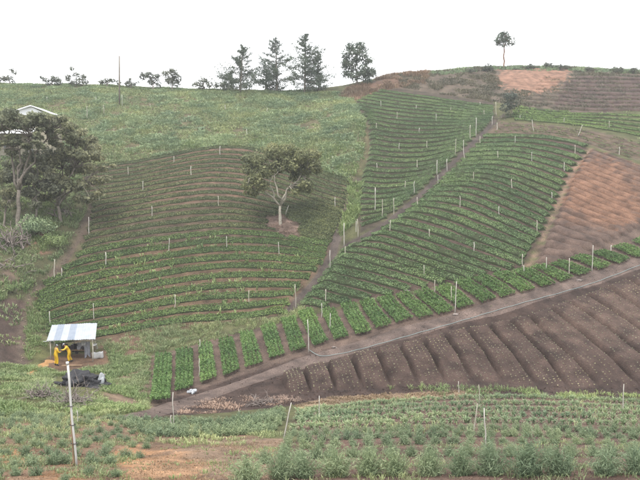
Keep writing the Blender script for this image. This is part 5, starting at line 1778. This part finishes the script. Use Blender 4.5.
    bf = [[i, i + 1, 10 + i, 9 + i] for i in range(8)]
    V2, F2 = merge([(V, F), (np.vstack([bv, bv2]), np.array(bf + [[a + 18 for a in f[::-1]] for f in bf]))])
    mk('cap', V2 @ Mx.T + hc, F2, 'cap_grey', root, smooth=True)
    return root


J1 = {'pel': (0, 0, .95), 'spi': (.02, 0, 1.12), 'che': (.05, 0, 1.32), 'nek': (.08, 0, 1.47), 'hd0': (.10, 0, 1.55), 'hd1': (.12, 0, 1.66), '_face': (.9, .1, -.35),
      'hipl': (0, .1, .88), 'knel': (.05, .11, .5), 'ankl': (-.02, .12, .09), 'toel': (.12, .13, .045),
      'hipr': (0, -.1, .88), 'kner': (.09, -.11, .5), 'ankr': (.06, -.12, .09), 'toer': (.2, -.13, .045),
      'shol': (.05, .2, 1.40), 'elbl': (.10, .27, 1.13), 'wril': (.32, .22, 1.06), 'pall': (.40, .2, 1.06),
      'shor': (.05, -.2, 1.40), 'elbr': (.12, -.27, 1.12), 'wrir': (.34, -.2, 1.14), 'palr': (.42, -.18, 1.15)}
J2_ = {'pel': (0, 0, .90), 'spi': (.08, 0, 1.05), 'che': (.20, 0, 1.22), 'nek': (.30, 0, 1.35), 'hd0': (.35, 0, 1.42), 'hd1': (.41, 0, 1.51), '_face': (.8, 0, -.6),
       'hipl': (-.01, .1, .84), 'knel': (.10, .12, .48), 'ankl': (0, .13, .09), 'toel': (.14, .14, .045),
       'hipr': (-.01, -.1, .84), 'kner': (-.02, -.12, .47), 'ankr': (-.20, -.12, .09), 'toer': (-.06, -.13, .045),
       'shol': (.2, .2, 1.29), 'elbl': (.40, .26, 1.10), 'wril': (.62, .2, 1.12), 'pall': (.70, .19, 1.12),
       'shor': (.2, -.2, 1.29), 'elbr': (.36, -.28, 1.04), 'wrir': (.58, -.24, 1.0), 'palr': (.66, -.23, .99)}
P1 = G1(56, 366)
person(P1, 0.75, J1, 'worker in yellow rain suit standing beside the left post of the shed', 0.98)
P2 = G1(69.5, 362.5)
person(P2, math.pi + .35, J2_, 'worker in yellow rain suit bending and reaching left under the shed roof', 1.0)

# ------------------------------------------------------------------ house behind the big trees
hx = at(22, 150, 95)
hb = np.array([hx[0], 96.0, float(H(hx[0], 96.0))])
root = empty('farm_house', Vector(hb), 0, 'cream walled house with white roofs half hidden behind the left trees', 'house')
pk = at(30, 105, 93) - hb; er = at(53, 113.5, 93) - hb; el = at(-16, 120, 93) - hb
dep = 3.6
w_bot = -1.5
zwl = el[2] + .25; zwr = er[2] - .1
x0, x1 = el[0] + .4, er[0] - .5
# walls
for (a, b, nm) in (((x0, pk[1] + .5), (x1, pk[1] + .5), 'wall'),):
    V = np.array([[x0, a[1], w_bot], [x1, a[1], w_bot], [x1, a[1], zwr - .1], [pk[0], a[1], pk[2] - .25], [x0, a[1], zwl - .15],
                  [x0, a[1] + .25, w_bot], [x1, a[1] + .25, w_bot], [x1, a[1] + .25, zwr - .1], [pk[0], a[1] + .25, pk[2] - .25], [x0, a[1] + .25, zwl - .15]])
    F = [np.array([[0, 1, 2, 3, 4], [9, 8, 7, 6, 5]]), np.array([[0, 5, 6, 1], [1, 6, 7, 2], [2, 7, 8, 3], [3, 8, 9, 4], [4, 9, 5, 0]])]
    mk('wall', V, F, 'wall_cream', root)
V, F = box(((x1 - .14), pk[1] + .76 + dep / 2, (w_bot + zwr - .2) / 2), (.25, dep - .02, zwr - .2 - w_bot)); mk('wall', V, F, 'wall_cream', root)
V, F = box(((x0 + .14), pk[1] + .76 + dep / 2, (w_bot + zwl - .25) / 2), (.25, dep - .02, zwl - .25 - w_bot)); mk('wall', V, F, 'wall_cream', root)


def slab(a, b, d, th, name, mat):
    a = np.asarray(a, float); b = np.asarray(b, float); dv = np.array([0, d, 0])
    top = np.array([a, b, b + dv, a + dv]); bot = top - np.array([0, 0, th])
    F = np.array([[0, 1, 2, 3], [7, 6, 5, 4], [0, 4, 5, 1], [1, 5, 6, 2], [2, 6, 7, 3], [3, 7, 4, 0]])
    return mk(name, np.vstack([top, bot]), F, mat, root)


slab(pk + np.array([0.02, 0, 0]), er, dep + 1.2, .12, 'roof', 'roof_white')
slab(el, pk - np.array([0.0, 0, 0.01]), dep + 1.2, .12, 'roof', 'roof_white')
V = np.array([[pk[0] - 3.2, pk[1] + .46, pk[2] - 1.15], [er[0] - .5, pk[1] + .46, er[2] - .3], [pk[0], pk[1] + .46, pk[2] - .2]]); V2 = V + np.array([0, .035, 0])
mk('gable', np.vstack([V, V2]), [np.array([[0, 1, 2], [5, 4, 3]]), np.array([[0, 3, 4, 1], [1, 4, 5, 2], [2, 5, 3, 0]])], 'roof_white', root)
# porch roof in front, lower
pa, pb = at(-12, 128, 93) - hb, at(36, 128, 93) - hb
V = np.array([pa, pb, pb + np.array([0, -2.2, -.8]), pa + np.array([0, -2.2, -.8])])
V = V + np.array([0, .45, 0]); V2 = V - np.array([0, 0, .1])
F = np.array([[3, 2, 1, 0], [4, 5, 6, 7], [0, 1, 5, 4], [1, 2, 6, 5], [2, 3, 7, 6], [3, 0, 4, 7]])
mk('porch_roof', np.vstack([V, V2]), F, 'roof_white', root)
for xx in np.linspace(pa[0] + .3, pb[0] - .3, 4):
    gy = pa[1] - 1.6
    gz = float(H(xx + hb[0], gy + hb[1])) - hb[2] - .2
    V, F = tube([(xx, gy, gz), (xx, gy, pa[2] - .74)], .08, 8); mk('porch_post', V, F, 'post_wood', root, smooth=True)
for (u, v) in ((6, 147), (28, 148)):
    p = at(u, v, 93) - hb
    q = np.array([p[0], pk[1] + .48, p[2]])
    V, F = box(q + np.array([0, -.01, 0]), (1.1, .08, 1.2)); fr = mk('window', V, F, 'post_wood', root)
    V, F = box(q + np.array([-.26, -.03, 0]), (.46, .07, 1.04)); mk('pane', V, F, 'window_dark', fr)
    V, F = box(q + np.array([.26, -.03, 0]), (.46, .07, 1.04)); mk('pane', V, F, 'window_dark', fr)

# ------------------------------------------------------------------ haze
nt, p, out = newmat('haze')
nt.nodes.remove(p)
pv = nt.nodes.new('ShaderNodeVolumePrincipled')
pv.inputs['Color'].default_value = (0.95, 0.97, 1.0, 1)
pv.inputs['Density'].default_value = 0.0005
nt.links.new(pv.outputs[0], out.inputs['Volume'])
zlo, zhi = float(GZ.min()) - 1.0, max(60.0, float(GZ.max()) + 2)
V, F = box(((XS[0] + XS[-1]) / 2, (YS[0] + YS[-1]) / 2, (zlo + zhi) / 2), (XS[-1] - XS[0] + 20, YS[-1] - YS[0] + 20, zhi - zlo))
o = mk('haze', V, F, 'haze')
tag(o, 'thin pale mist filling the valley air', 'haze', kind='stuff')
